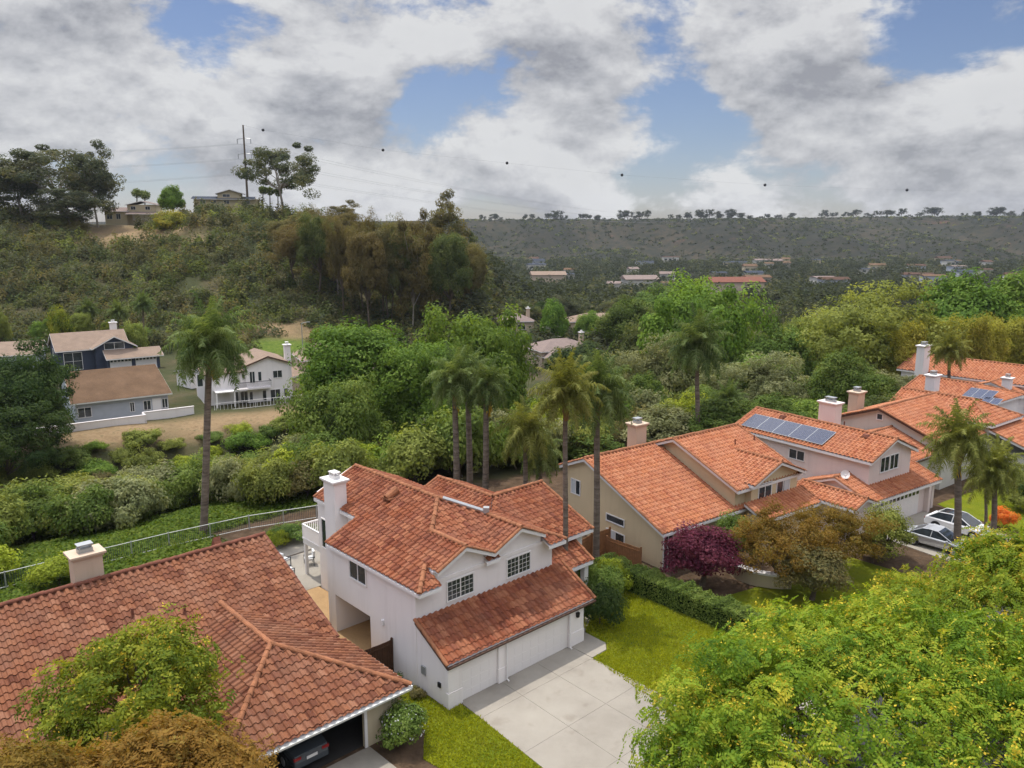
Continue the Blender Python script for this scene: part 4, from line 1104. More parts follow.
# ------------------------------------------------------------------ things in the yards
def build_yard():
    for i, (u, v, rz, lab) in enumerate(((1.6, 19.6, 2.2, 'white-cushioned patio chair nearest the balcony post'), (2.2, 21.4, 2.6, 'white-cushioned patio chair at the far patio edge'), (3.6, 20.4, -1.2, 'grey-framed patio chair deep under the balcony'))):
        p = MAIN.w(u, v, .05)
        t = thing('patio_chair', lab, 'chair', tuple(p), rz, 'patio chairs below the balcony')
        s = MB(); s.box((0, 0, .45), (.62, .62, .16)); s.build('seat', M['cushion'], t, bevel=.04)
        b = MB(); b.box((0, .32, .78), (.62, .16, .56)); b.build('backrest', M['cushion'], t, bevel=.04)
        for x in (-.34, .34):
            a = MB(); a.box((x, .02, .62), (.07, .7, .05)); a.build('arm', M['cargrey'], t)
            for y in (-.3, .3): l = MB(); l.box((x, y, .3), (.05, .05, .6)); l.build('leg', M['cargrey'], t)
    for j, (u, v, r, lab) in enumerate(((-.3, 13.1, .5, 'pale garden boulder nearest the wall corner'), (-1.5, 12.0, .42, 'pale flat boulder by the tile roof corner'), (-.9, 8.1, .45, 'pale boulder in the side passage by the arch'))):
        bm = bmesh.new(); bmesh.ops.create_icosphere(bm, subdivisions=3, radius=r)
        for w in bm.verts: w.co *= 1 + .25 * noise.noise(w.co * 3 + Vector((j * 5, 0, 0))); w.co.z *= .5
        me = bpy.data.meshes.new('boulder'); bm.to_mesh(me); bm.free(); me.materials.append(M['tan'])
        o = link(bpy.data.objects.new('boulder', me)); o.location = MAIN.w(u, v, .12); tag(o, lab, 'boulder', 'boulders in the side yard')
    # bin by the garden gate
    p = MAIN.w(-.6, 11.9, .04); t = thing('garden_barrow', 'dark garden cart standing by the white house corner', 'cart', tuple(p), .6)
    b = MB(); b.box((0, 0, .5), (.5, .8, .4), top=1.25); b.build('tub', M['cargrey'], t)
    w = MB(); w.tube([(-.06, -.45, .2), (.06, -.45, .2)], .2, 12); w.build('wheel', M['rubber'], t)
    l = MB(); l.tube([(-.25, -.4, .3), (-.28, .9, .75)], .025, 5); l.tube([(.25, -.4, .3), (.28, .9, .75)], .025, 5); l.build('handle', M['metal'], t)
    # terracotta pot on the lawn
    p = MAIN.w(-3.0, -.3, .05); pts = []
    t = thing('flower_pot', 'round terracotta pot by the white-flowered shrub', 'pot', tuple(p))
    b = MB(); b.tube([(0, 0, 0), (0, 0, .35), (0, 0, .5), (0, 0, .56)], [.2, .34, .36, .4], 14); b.build('bowl', M['cap'], t, smooth=True)
    s = MB(); s.tube([(0, 0, .53), (0, 0, .565)], [.33, .33], 12); s.build('soil', M['dark'], t)
build_yard()

# ------------------------------------------------------------------ cars
def car(label, loc, rz, paint, glassroof=False, L=4.75, Wd=1.84, H=1.5, hatch=False, group=None):
    t = thing('parked_car', label, 'car', tuple(loc), rz, group)
    k = L / 4.75
    prof = [(-2.36, .34), (-2.38, .62), (-2.3, .93), (-1.9, 1.0) if not hatch else (-2.2, 1.02), (-1.0, .98), (0, .97), (.95, .96), (1.75, .86), (2.28, .72), (2.38, .5), (2.32, .3)]
    st = []
    for x, z in prof: st.append((x * k, z))
    b = MB(); n = len(st); vs = []
    for y, ins, dz in ((-.5, .10, 0), (-.47, 0, .0), (.47, 0, .0), (.5, .10, 0)):
        for x, z in st:
            yy = y * Wd * (1 - .10 * max(0, (abs(x) / (2.38 * k)) ** 6)); vs.append((x * (1 - ins * .1), yy, z - (.10 if abs(y) == .5 and z > .5 else 0)))
    fs = []
    for r in range(3):
        for i in range(n - 1): fs.append((r * n + i, r * n + i + 1, (r + 1) * n + i + 1, (r + 1) * n + i))
        fs.append((r * n + n - 1, r * n, (r + 1) * n, (r + 1) * n + n - 1))
    fs += [tuple(range(n - 1, -1, -1)), tuple(range(3 * n, 4 * n))]
    b.add(vs, fs)
    # cabin pillars and roof skin
    rf = [(-2.05 if hatch else -1.75, 1.0), (-1.35 if hatch else -.95, H - .07), (-.5, H), (.2, H - .02), (1.25, .97)]
    rf = [(x * k, z) for x, z in rf]
    hb, ht = Wd * .46, Wd * .36
    wid = [hb, ht, ht, ht, hb]
    b.add([(x, -w, z) for (x, z), w in zip(rf, wid)] + [(x, w, z) for (x, z), w in zip(rf, wid)], [(1, 2, 7, 6), (2, 3, 8, 7)] if not glassroof else [])
    for s in (-1, 1):
        for (x0, z0), w0, (x1, z1), w1 in ((rf[0], hb, rf[1], ht), (rf[4], hb, rf[3], ht), ((-.25 * k, .97), hb, (-.2 * k, H), ht), (rf[1], ht, rf[2], ht), (rf[2], ht, rf[3], ht)):
            b.tube([(x0, s * w0, z0), (x1, s * w1, z1 - .01)], .045, 5)
    body = b.build('body', M[paint], t, bevel=.03)
    gl = lambda nm, vv: mesh_from(nm, vv, [tuple(range(len(vv)))], [M['glass']], t)
    P = lambda i, s, d=0: (rf[i][0], s * (wid[i] + d), rf[i][1])
    gl('windshield', [P(4, -1), P(4, 1), P(3, 1), P(3, -1)]); gl('rear_window', [P(0, 1), P(0, -1), P(1, -1), P(1, 1)])
    for s in (-1, 1): gl('side_window', [P(0, s, .01), P(4, s, .01), P(3, s, .012), P(2, s, .012), P(1, s, .012)])
    if glassroof: gl('glass_roof', [P(1, -1), P(2, -1), P(2, 1), P(1, 1)]); gl('glass_roof', [P(2, -1), P(3, -1), P(3, 1), P(2, 1)])
    for x in (-1.42 * k, 1.42 * k):
        for s in (-1, 1):
            y = s * (Wd / 2 - .1)
            w = MB(); w.tube([(x, y - s * .1, .33), (x, y + s * .105, .33)], [.33, .33], 20); wo = w.build('wheel', M['rubber'], t)
            r = MB(); r.tube([(x, y + s * .09, .33), (x, y + s * .12, .33)], [.22, .2], 14)
            r.build('rim', M['metal'], wo)
            a = MB(); a.tube([(x, y + s * .0, .36), (x, y + s * .098, .36)], .385, 20); a.build('wheel_arch', M['black'], t)
    for s in (-1, 1):
        h = MB(); h.box((2.27 * k, s * .66, .66), (.14, .36, .13)); h.build('headlight', M['glass'], t)
        h = MB(); h.box((-2.3 * k, s * .68, .8), (.1, .34, .14)); h.build('tail_light', M['t_red'], t)
        h = MB(); h.box((.95 * k, s * (Wd / 2 + .07), 1.0), (.14, .2, .13)); h.build('wing_mirror', M[paint], t, bevel=.03)
    h = MB(); h.box((-2.375 * k, 0, .7), (.03, .52, .13)); h.build('number_plate', M['trim'], t)
    return t
M['t_red'] = mat_plain('red_lens', (.30, .02, .02), .3)

def build_cars():
    p = MAIN.w(38.5, -4); fr = Frame(p.x, p.y, 35)
    c = at_z(937, 548, 0); car('silver sedan nearest the hedge side on the pink house driveway', (c.x, c.y, .04), fr.a - math.pi / 2 + .12, 'silver', group='cars on the pink house driveway')
    c = at_z(959, 536, 0); car('white hatchback with dark glass roof parked beside the silver sedan', (c.x + .3, c.y + .6, .04), fr.a - math.pi / 2 + .05, 'carwhite', True, 4.7, 1.9, 1.55, True, 'cars on the pink house driveway')
    w = MAIN.w(-7.2, 2.9, .03); car('dark car parked inside the open garage of the near house', tuple(w), MAIN.a + math.pi / 2, 'cargrey')
build_cars()

# ================================================================== PLANTS
PAL = {
    'bright': [(.036, .066, .011), (.062, .106, .015), (.095, .148, .022), (.145, .19, .04)],
    'mid': [(.032, .052, .012), (.055, .085, .017), (.082, .116, .023), (.125, .15, .038)],
    'olive': [(.05, .064, .016), (.088, .105, .022), (.13, .148, .032), (.185, .195, .05)],
    'lime': [(0.0704, 0.0902, 0.009), (0.1232, 0.152, 0.0144), (0.176, 0.2042, 0.0198), (0.2376, 0.247, 0.036)],
    'grey': [(.055, .064, .028), (.095, .105, .045), (.14, .145, .066), (.20, .195, .10)],
    'dark': [(.010, .020, .006), (.020, .036, .009), (.036, .055, .013), (.058, .078, .022)],
    'brown': [(0.042, 0.045, 0.0192), (0.0744, 0.0688, 0.0264), (0.114, 0.09, 0.0336), (0.0864, 0.0938, 0.036)],
    'plum': [(.03, .006, .012), (.06, .012, .022), (.095, .022, .034), (.13, .04, .05)],
    'gold': [(.06, .05, .010), (.11, .072, .014), (.16, .095, .018), (.13, .115, .025)],
    'front': [(0.023, 0.047, 0.0057), (0.0662, 0.1098, 0.0095), (0.14, 0.1747, 0.0152), (0.2633, 0.2205, 0.0238)],
    'euc': [(.022, .032, .018), (.04, .05, .026), (.065, .07, .034), (.085, .075, .035)],
    'bamboo': [(.08, .085, .012), (.14, .14, .02), (.20, .19, .03), (.25, .22, .05)],
    'yellow': [(.05, .075, .012), (.10, .12, .014), (.19, .18, .018), (.26, .22, .03)],
    'palm': [(.03, .045, .016), (.055, .08, .024), (.09, .115, .034), (.15, .17, .075)],
    'palmy': [(.045, .055, .015), (.085, .095, .022), (.13, .135, .03), (.18, .17, .06)],
    'orange': [(.25, .07, .015), (.36, .11, .02), (.42, .16, .03), (.18, .14, .03)],
    'rust': [(0.0384, 0.0351, 0.0144), (0.072, 0.0585, 0.0216), (0.1056, 0.0806, 0.0288), (0.084, 0.0858, 0.0312)],
    'limeg': [(.024, .042, .006), (.065, .092, .010), (.13, .145, .014), (.23, .205, .022)],
    'hill': [(0.026, 0.0312, 0.0143), (0.0442, 0.0468, 0.0195), (0.0676, 0.0637, 0.026), (0.091, 0.0754, 0.0351)],
    'hillg': [(0.0275, 0.04, 0.0137), (0.0475, 0.0612, 0.0187), (0.0725, 0.0838, 0.025), (0.11, 0.11, 0.035)],
    'fargreen': [(0.0115, 0.0163, 0.0077), (0.0184, 0.0238, 0.011), (0.0264, 0.0325, 0.0143), (0.0368, 0.0413, 0.0198)],
}
LEAF_GAIN = 1.05
for k_, c_ in PAL.items(): M['l_' + k_] = mat_leaf('leaves_' + k_, [[min(.8, x * LEAF_GAIN) for x in c] for c in c_])
M['l_flower'] = mat_leaf('flower_tips', [(.30, .19, .02), (.42, .30, .03), (.5, .40, .05)], .4)

def unit(rng, n):
    d = rng.normal(size=(n, 3)); return d / np.linalg.norm(d, axis=1, keepdims=True)

def leaf_quads(rng, C, Nn, L, W, droop=0.0):
    """diamond leaves: centres C, normals Nn"""
    n = len(C)
    t = np.cross(Nn, unit(rng, n)); t /= np.linalg.norm(t, axis=1, keepdims=True) + 1e-9
    t[:, 2] -= droop; t /= np.linalg.norm(t, axis=1, keepdims=True) + 1e-9
    b = np.cross(Nn, t); b /= np.linalg.norm(b, axis=1, keepdims=True) + 1e-9
    L = (L * rng.uniform(.65, 1.3, n))[:, None] / 2; W = (W * rng.uniform(.7, 1.25, n))[:, None] / 2
    V = np.stack([C - t * L, C + b * W - t * L * .1, C + t * L, C - b * W - t * L * .1], 1).reshape(-1, 3)
    return V, np.arange(4 * n).reshape(-1, 4)

def clumps(rng, R, n, rc, per, shell=.55, flat=.75, low=-.45, lump=.25):
    """points and normals on the outside of many clumps that fill an uneven dome"""
    d = unit(rng, n * 3); d = d[d[:, 2] > low][:n]; n = len(d)
    ph = rng.uniform(0, 6.28, 6)
    rad = 1 + lump * (np.sin(3 * d[:, 0] + ph[0]) * np.sin(3.5 * d[:, 1] + ph[1]) + .6 * np.sin(5 * d[:, 2] + ph[2] + 4 * d[:, 0]))
    f = shell + (1 - shell) * rng.uniform(0, 1, n) ** .55
    c = d * np.array(R) * (rad * f)[:, None]
    r = rc * rng.uniform(.6, 1.35, n)
    e = unit(rng, n * per); ci = np.repeat(np.arange(n), per)
    P = c[ci] + e * (r[ci] * (.45 + .55 * rng.uniform(0, 1, len(ci)) ** .5))[:, None] * np.array([1, 1, flat])
    out = d[ci] * .5 + e + np.array([0, 0, .55]) + rng.normal(size=e.shape) * .45
    out /= np.linalg.norm(out, axis=1, keepdims=True)
    tone = rng.uniform(0, 1, n)[ci] * .55 + rng.uniform(0, 1, len(ci)) * .45
    return P, out, tone, c, r

def limbs(mb, rng, base, fork, targets, r0):
    base, fork = Vector(base), Vector(fork)
    mid = base.lerp(fork, .5) + Vector((rng.normal() * .06 * fork.length, rng.normal() * .06 * fork.length, 0)) * .3
    mb.tube([base - Vector((0, 0, .5)), base + Vector((0, 0, .05)), mid, fork], [r0 * 1.35, r0 * 1.1, r0 * .9, r0 * .75], 7)
    for q in targets:
        q = Vector(q); m = fork.lerp(q, .5) + Vector((rng.normal(), rng.normal(), .8)) * .07 * (q - fork).length
        mb.tube([fork, m, q], [r0 * .5, r0 * .32, r0 * .10], 5)

def proto_tree(seed, W, H, bare, n, rc, per, leaf, leafw, shell=.5, flat=.75, low=-.5, r0=.2, nl=9, lump=.25, droop=0.0, bark='bark', name='tree'):
    """(crown mesh data, trunk mesh data) of a tree W wide and H high whose crown starts at BARE"""
    rng = np.random.default_rng(seed)
    rz = (H - bare) / 2; R_ = (W / 2 - rc * .6, W / 2 - rc * .6, rz - rc * .5)
    P, N_, tone, c, r = clumps(rng, R_, n, rc, per, shell, flat, low, lump)
    P = P + np.array([0, 0, bare + rz])
    V, F = leaf_quads(rng, P, N_, leaf, leafw, droop)
    o = mesh_from('crown', V, F, [M['l_mid']], None, None, {'lf': ('FACE', 'FLOAT', tone)})
    cd = o.data; bpy.data.objects.remove(o)
    mb = MB(); idx = rng.choice(len(c), min(nl, len(c)), replace=False)
    limbs(mb, rng, (0, 0, 0), (rng.normal() * .03 * W, rng.normal() * .03 * W, bare + rz * .25), [c[i] * .9 + np.array([0, 0, bare + rz]) for i in idx], r0)
    o = mb.build('trunk', M[bark]); td = o.data; bpy.data.objects.remove(o)
    return {'crown': cd, 'trunk': td, 'W': W, 'H': H, 'name': name}

def own_mat(o, m):
    o.material_slots[0].link = 'OBJECT'; o.material_slots[0].material = m

def plant(pr, label, cat, p, W, H, pal, name=None, group=None, rz=None):
    t = thing(name or pr['name'], label, cat, tuple(p), random.uniform(0, 6.28) if rz is None else rz, group)
    t.scale = (W / pr['W'], W / pr['W'], H / pr['H'])
    c = link(bpy.data.objects.new('crown', pr['crown']), t); own_mat(c, M['l_' + pal])
    link(bpy.data.objects.new('trunk', pr['trunk']), t)
    return t

def single(pr, label, cat, p, W, H, pal, name, group):
    """a plant too small in view for parts: its crown and stem in one mesh"""
    if 'one' not in pr:
        bm = bmesh.new(); bm.from_mesh(pr['crown'])
        nf = len(bm.faces); bm.from_mesh(pr['trunk'])
        for i, f in enumerate(bm.faces): f.material_index = 0 if i < nf else 1
        me = bpy.data.meshes.new('plant'); bm.to_mesh(me); bm.free()
        me.materials.append(M['l_mid']); me.materials.append(M['bark']); pr['one'] = me
    o = link(bpy.data.objects.new(name, pr['one'])); own_mat(o, M['l_' + pal])
    o.location = p; o.rotation_euler.z = random.uniform(0, 6.28); o.scale = (W / pr['W'], W / pr['W'], H / pr['H'])
    return tag(o, label, cat, group)

PR = {
    'broad': proto_tree(1, 10, 9, 1.0, 150, 1.2, 170, .32, .2),
    'broadb': proto_tree(2, 11, 9, .8, 165, 1.1, 165, .31, .19, lump=.35),
    'airy': proto_tree(3, 10, 10, 1.2, 140, 1.0, 150, .30, .14, shell=.4, lump=.4, droop=.4),
    'round': proto_tree(4, 6, 6.5, .8, 100, .85, 170, .28, .18, lump=.1),
    'cone': proto_tree(5, 6, 9, .5, 100, .9, 170, .28, .14, lump=.3, flat=1.1),
    'dark': proto_tree(6, 12, 11, .6, 130, 1.5, 260, .34, .16, shell=.6, lump=.35, flat=.55),
    'euc': proto_tree(7, 15, 19, 4.5, 60, 1.75, 210, .62, .24, shell=.66, lump=.5, droop=.5, r0=.3, nl=22, bark='palebark', low=-.7),
    'euct': proto_tree(8, 10, 18, 2.5, 72, 1.5, 170, .58, .22, shell=.48, lump=.4, droop=.5, r0=.22, nl=10, bark='palebark', low=-.9),
    'bamboo': proto_tree(9, 3.4, 9, .2, 80, .75, 140, .36, .10, shell=.3, lump=.25, droop=.5, flat=1.3, low=-1, r0=.07, nl=14),
    'small': proto_tree(10, 5, 4.5, .5, 75, .75, 150, .21, .12, lump=.3),
    'shrub': proto_tree(12, 4.4, 2.8, .05, 56, .7, 130, .23, .12, shell=.55, lump=.4, low=-.35, r0=.05, nl=6, name='scrub_bush'),
    'shrubb': proto_tree(13, 4.6, 3.4, .1, 54, .7, 130, .26, .09, shell=.45, lump=.5, low=-.4, r0=.05, nl=8, droop=.3, name='scrub_bush'),
    'shrubc': proto_tree(14, 4.0, 2.4, .05, 70, .58, 110, .20, .12, shell=.6, lump=.35, low=-.35, r0=.05, nl=6, name='scrub_bush'),
    'tall': proto_tree(18, 12, 17, 3.0, 230, 1.35, 170, .36, .23, r0=.32, lump=.3),
    'tallairy': proto_tree(19, 12, 17, 2.5, 220, 1.25, 150, .33, .16, shell=.4, lump=.4, droop=.4, r0=.3),
    'far': proto_tree(15, 12, 13, .5, 26, 1.9, 34, 1.3, .7, lump=.4, r0=.3, nl=8),
}

def by_px(pr, label, cat, px, ytop, dist, wpx, pal, group=None, name=None, sink=0.0):
    g = at_ground(px, dist); zt = at_d(px, ytop, dist).z
    W = wpx / FPX * (dist * CP + (CAMZ - g.z) * SP)
    if (zt - g.z) / W > 1.25: pr = {'broad': 'tall', 'broadb': 'tall', 'airy': 'tallairy'}.get(pr, pr)
    return plant(PR[pr], label, cat, (g.x, g.y, min(g.z - sink, zt - W * .62)), W, max(2.0, W * .62, zt - g.z + sink), pal, name or 'tree', group)

def build_named_trees():
    T = [
        ('broad', 'bright green broad-crowned tree between the white balcony house and the tall grove', 362, 312, 92, 112, 'bright'),
        ('broadb', 'largest bright green tree behind the white house, with palms before it', 474, 303, 100, 128, 'bright'),
        ('broad', 'bright green tree filling the gap between the two largest canyon trees', 424, 332, 90, 90, 'bright'),
        ('broadb', 'lower dark green tree at the foot of the broad canyon trees, above the dirt bank', 345, 372, 82, 95, 'mid'),
        ('broadb', 'bright green dome tree highest of those before the far valley', 694, 273, 128, 118, 'bright'),
        ('airy', 'wide olive-green tree with speckled loose crown above the orange roofs', 862, 283, 118, 138, 'olive'),
        ('broad', 'round bright green tree at the end of the tree line by the picture edge', 958, 278, 132, 110, 'bright'),
        ('broad', 'bright green tree cut by the picture edge above the bamboo', 1016, 274, 138, 96, 'bright'),
        ('broad', 'compact dark green tree just above the solar-panelled pink roof', 842, 353, 92, 72, 'mid'),
        ('round', 'dark round blue-green tree beside the tan villa', 583, 343, 150, 70, 'dark'),
        ('airy', 'grey-green loose-leaved tree left of the tall feather palm', 655, 335, 112, 84, 'grey'),
        ('airy', 'grey-green willowy tree beyond the chimney of the beige house', 758, 352, 100, 92, 'grey'),
        ('broad', 'pale green tree between the tall feather palm and the olive tree', 770, 330, 120, 84, 'mid'),
        ('round', 'bright green ball-shaped tree beside the small tan villa', 553, 299, 200, 30, 'bright'),
        ('round', 'small bright green ball-shaped tree before the long low villa', 590, 311, 205, 30, 'bright'),
        ('dark', 'large dark green layered tree beside the brown-roofed bungalow', 32, 350, 97, 100, 'dark'),
        ('dark', 'dark green lower tree below the layered dark tree', 14, 398, 90, 96, 'dark'),
        ('round', 'bright green egg-shaped tree on the hill crest between the two hilltop houses', 174, 185, 282, 27, 'bright'),
        ('small', 'golden-flowering round tree on the hill slope below the egg-shaped tree', 174, 211, 268, 42, 'yellow'),
        ('small', 'small bright yellow bush on the bare hillside path', 180, 250, 246, 16, 'yellow'),
        ('cone', 'grey-green conical tree at the foot of the big eucalyptus', 58, 215, 262, 22, 'olive'),
        ('cone', 'rusty conical tree beside the grey-green conical one', 78, 222, 262, 20, 'brown'),
        ('euc', 'spreading dark eucalyptus with open top on the hill crest by the cream house', 62, 143, 276, 92, 'euc'),
        ('euct', 'dark eucalyptus with drooping side branches next to the cream hilltop house', 98, 147, 280, 46, 'euc'),
        ('euct', 'leaning eucalyptus with bare limbs reaching to the picture edge', 22, 158, 272, 60, 'euc'),
        ('euct', 'dense dark tree under the spreading eucalyptus', 72, 185, 266, 60, 'euc'),
        ('euc', 'tall eucalyptus with clear pale trunk on the crest beside the power pole', 284, 141, 284, 66, 'euc'),
        ('euct', 'tall thin-topped eucalyptus at the end of the brown grove', 446, 199, 246, 46, 'brown'),
        ('euct', 'eucalyptus with twin tufts on the hill shoulder', 345, 203, 262, 36, 'brown'),
        ('broad', 'dark green tree right of the small tan villa', 625, 300, 190, 60, 'mid'),
        ('broad', 'dull green broad tree behind the bright dome tree', 655, 288, 210, 80, 'mid'),
    ]
    for pr, lab, px, yt, d, w, pal in T: by_px(pr, lab, 'tree', px, yt, d, w, pal)
    rng = random.Random(5)
    for i in range(38):
        px = 288 + i * 5.1 + rng.uniform(-6, 6)
        yt = np.interp(px, [300, 350, 400, 440, 480], [208, 218, 218, 226, 246]) + rng.uniform(-6, 14)
        by_px(rng.choice(['tallairy', 'tallairy', 'euct', 'tall']), 'rusty brown eucalyptus in the dense grove on the hill shoulder', 'tree', px, yt, rng.uniform(200, 250), rng.uniform(26, 46), rng.choice(['brown', 'brown', 'rust', 'rust', 'hillg']), 'rusty eucalyptus grove on the hill shoulder')
    for i in range(13):
        px = 896 + i * 10.5 + rng.uniform(-3, 3)
        by_px('bamboo', 'yellow-green bamboo-like column in the screen behind the orange roofs', 'tree', px, rng.uniform(312, 328), rng.uniform(110, 122), rng.uniform(22, 32), 'bamboo', 'yellow-green bamboo screen behind the orange roofs', 'bamboo_clump')
    # trees that fill the canyon between the orange roofs and the far valley
    kinds = ['broad', 'broadb', 'airy', 'small', 'cone']
    for i in range(70):
        px = rng.uniform(560, 960); d = rng.uniform(78, 165)
        yt = np.interp(d, [78, 100, 130, 165], [405, 368, 330, 305]) + rng.uniform(-4, 20)
        if px < 635: yt = max(yt, 378 + rng.uniform(0, 14)); d = min(d, 120)
        by_px(rng.choice(kinds), 'mixed green tree in the wooded canyon behind the orange roofs', 'tree', px, yt, d, rng.uniform(50, 85) * 100 / d, rng.choice(['mid', 'mid', 'olive', 'hillg', 'bright', 'mid', 'grey']), 'mixed green trees in the wooded canyon')
    for i in range(26):
        px = rng.uniform(470, 640); d = rng.uniform(150, 215)
        if 478 < px < 630: d = rng.uniform(246, 285)
        by_px(rng.choice(['broad', 'airy', 'cone']), 'dark tree on the valley side around the tan villas', 'tree', px, rng.uniform(296, 318), d, rng.uniform(24, 42), rng.choice(['hillg', 'euc', 'dark', 'hill']), 'dark trees around the tan villas')
    for i in range(16):
        px = rng.uniform(-10, 330); d = rng.uniform(158, 186)
        if px > 236: continue
        by_px(rng.choice(['broad', 'small', 'airy']), 'garden tree behind the houses across the canyon', 'tree', px, rng.uniform(305, 325), d, rng.uniform(20, 36), rng.choice(['limeg', 'mid', 'bright', 'olive']), 'garden trees behind the houses across the canyon')
build_named_trees()

# ------------------------------------------------------------------ the big trees near the camera
def spray_tree(seed, R_, cz, nclump, per, leaflets, spray, leaf, pal, flowers=0):
    rng = np.random.default_rng(seed)
    P, N_, tone, c, r = clumps(rng, R_, nclump, 1.0, per, .62, .6, -.35, .16)
    n = len(P); t = np.cross(N_, unit(rng, n)); t[:, 2] -= .25; t /= np.linalg.norm(t, axis=1, keepdims=True); b = np.cross(N_, t)
    Cs, Ns, To, Dr = [], [], [], []
    for k in range(leaflets):
        s = (k // 2) / max(1, leaflets // 2) - .4; side = 1 if k % 2 else -1
        Cs.append(P + t * spray * s + b * side * leaf * .5 - np.array([0, 0, 1]) * (s + .4) ** 2 * spray * .25)
        Ns.append(N_ + rng.normal(size=N_.shape) * .28); To.append(np.clip(tone * .8 + rng.uniform(0, .28, n), 0, 1)); Dr.append(b * side + t * .5)
    C = np.concatenate(Cs); Nn = np.concatenate(Ns); Nn /= np.linalg.norm(Nn, axis=1, keepdims=True); D_ = np.concatenate(Dr)
    D_ -= Nn * (D_ * Nn).sum(1)[:, None]; D_ /= np.linalg.norm(D_, axis=1, keepdims=True) + 1e-9; B_ = np.cross(Nn, D_)
    L = (leaf * rng.uniform(.8, 1.3, len(C)))[:, None] / 2; Wd = L * .5
    V = np.stack([C - D_ * L, C + B_ * Wd, C + D_ * L, C - B_ * Wd], 1).reshape(-1, 3) + np.array([0, 0, cz])
    F = np.arange(len(V)).reshape(-1, 4); tn = np.concatenate(To); mi = np.zeros(len(F), int)
    if flowers:
        top = np.where((N_[:, 2] > .3) & (P[:, 2] > 0))[0]; q = rng.choice(top, flowers)
        cc = np.repeat(P[q] + N_[q] * .12, 12, 0) + rng.normal(size=(flowers * 12, 3)) * .12 + np.array([0, 0, cz])
        v2, f2 = leaf_quads(rng, cc, unit(rng, len(cc)), .11, .07)
        F = np.vstack([F, f2 + len(V)]); V = np.vstack([V, v2]); tn = np.concatenate([tn, rng.uniform(0, 1, len(f2))]); mi = np.concatenate([mi, np.ones(len(f2), int)])
    return V, F, tn, mi, c + np.array([0, 0, cz])

def near_tree(label, loc, seed, R_, cz, nclump, per, pal, leaf=.15, spray=.5, leaflets=11, flowers=0, cat='tree', name='street_tree', nl=22, r0=.24):
    t = thing(name, label, cat, loc)
    V, F, tn, mi, c = spray_tree(seed, R_, cz, nclump, per, leaflets, spray, leaf, pal, flowers)
    mesh_from('crown', V, F, [M['l_' + pal], M['l_flower']], t, mi, {'lf': ('FACE', 'FLOAT', tn)})
    rng = np.random.default_rng(seed); mb = MB(); idx = rng.choice(len(c), nl, replace=False)
    limbs(mb, rng, (0, 0, 0), (.2, .1, max(1.6, cz - R_[2] * .7)), [c[i] * np.array([.96, .96, 1]) for i in idx], r0)
    mb.build('trunk', M['bark'], t)
    return t

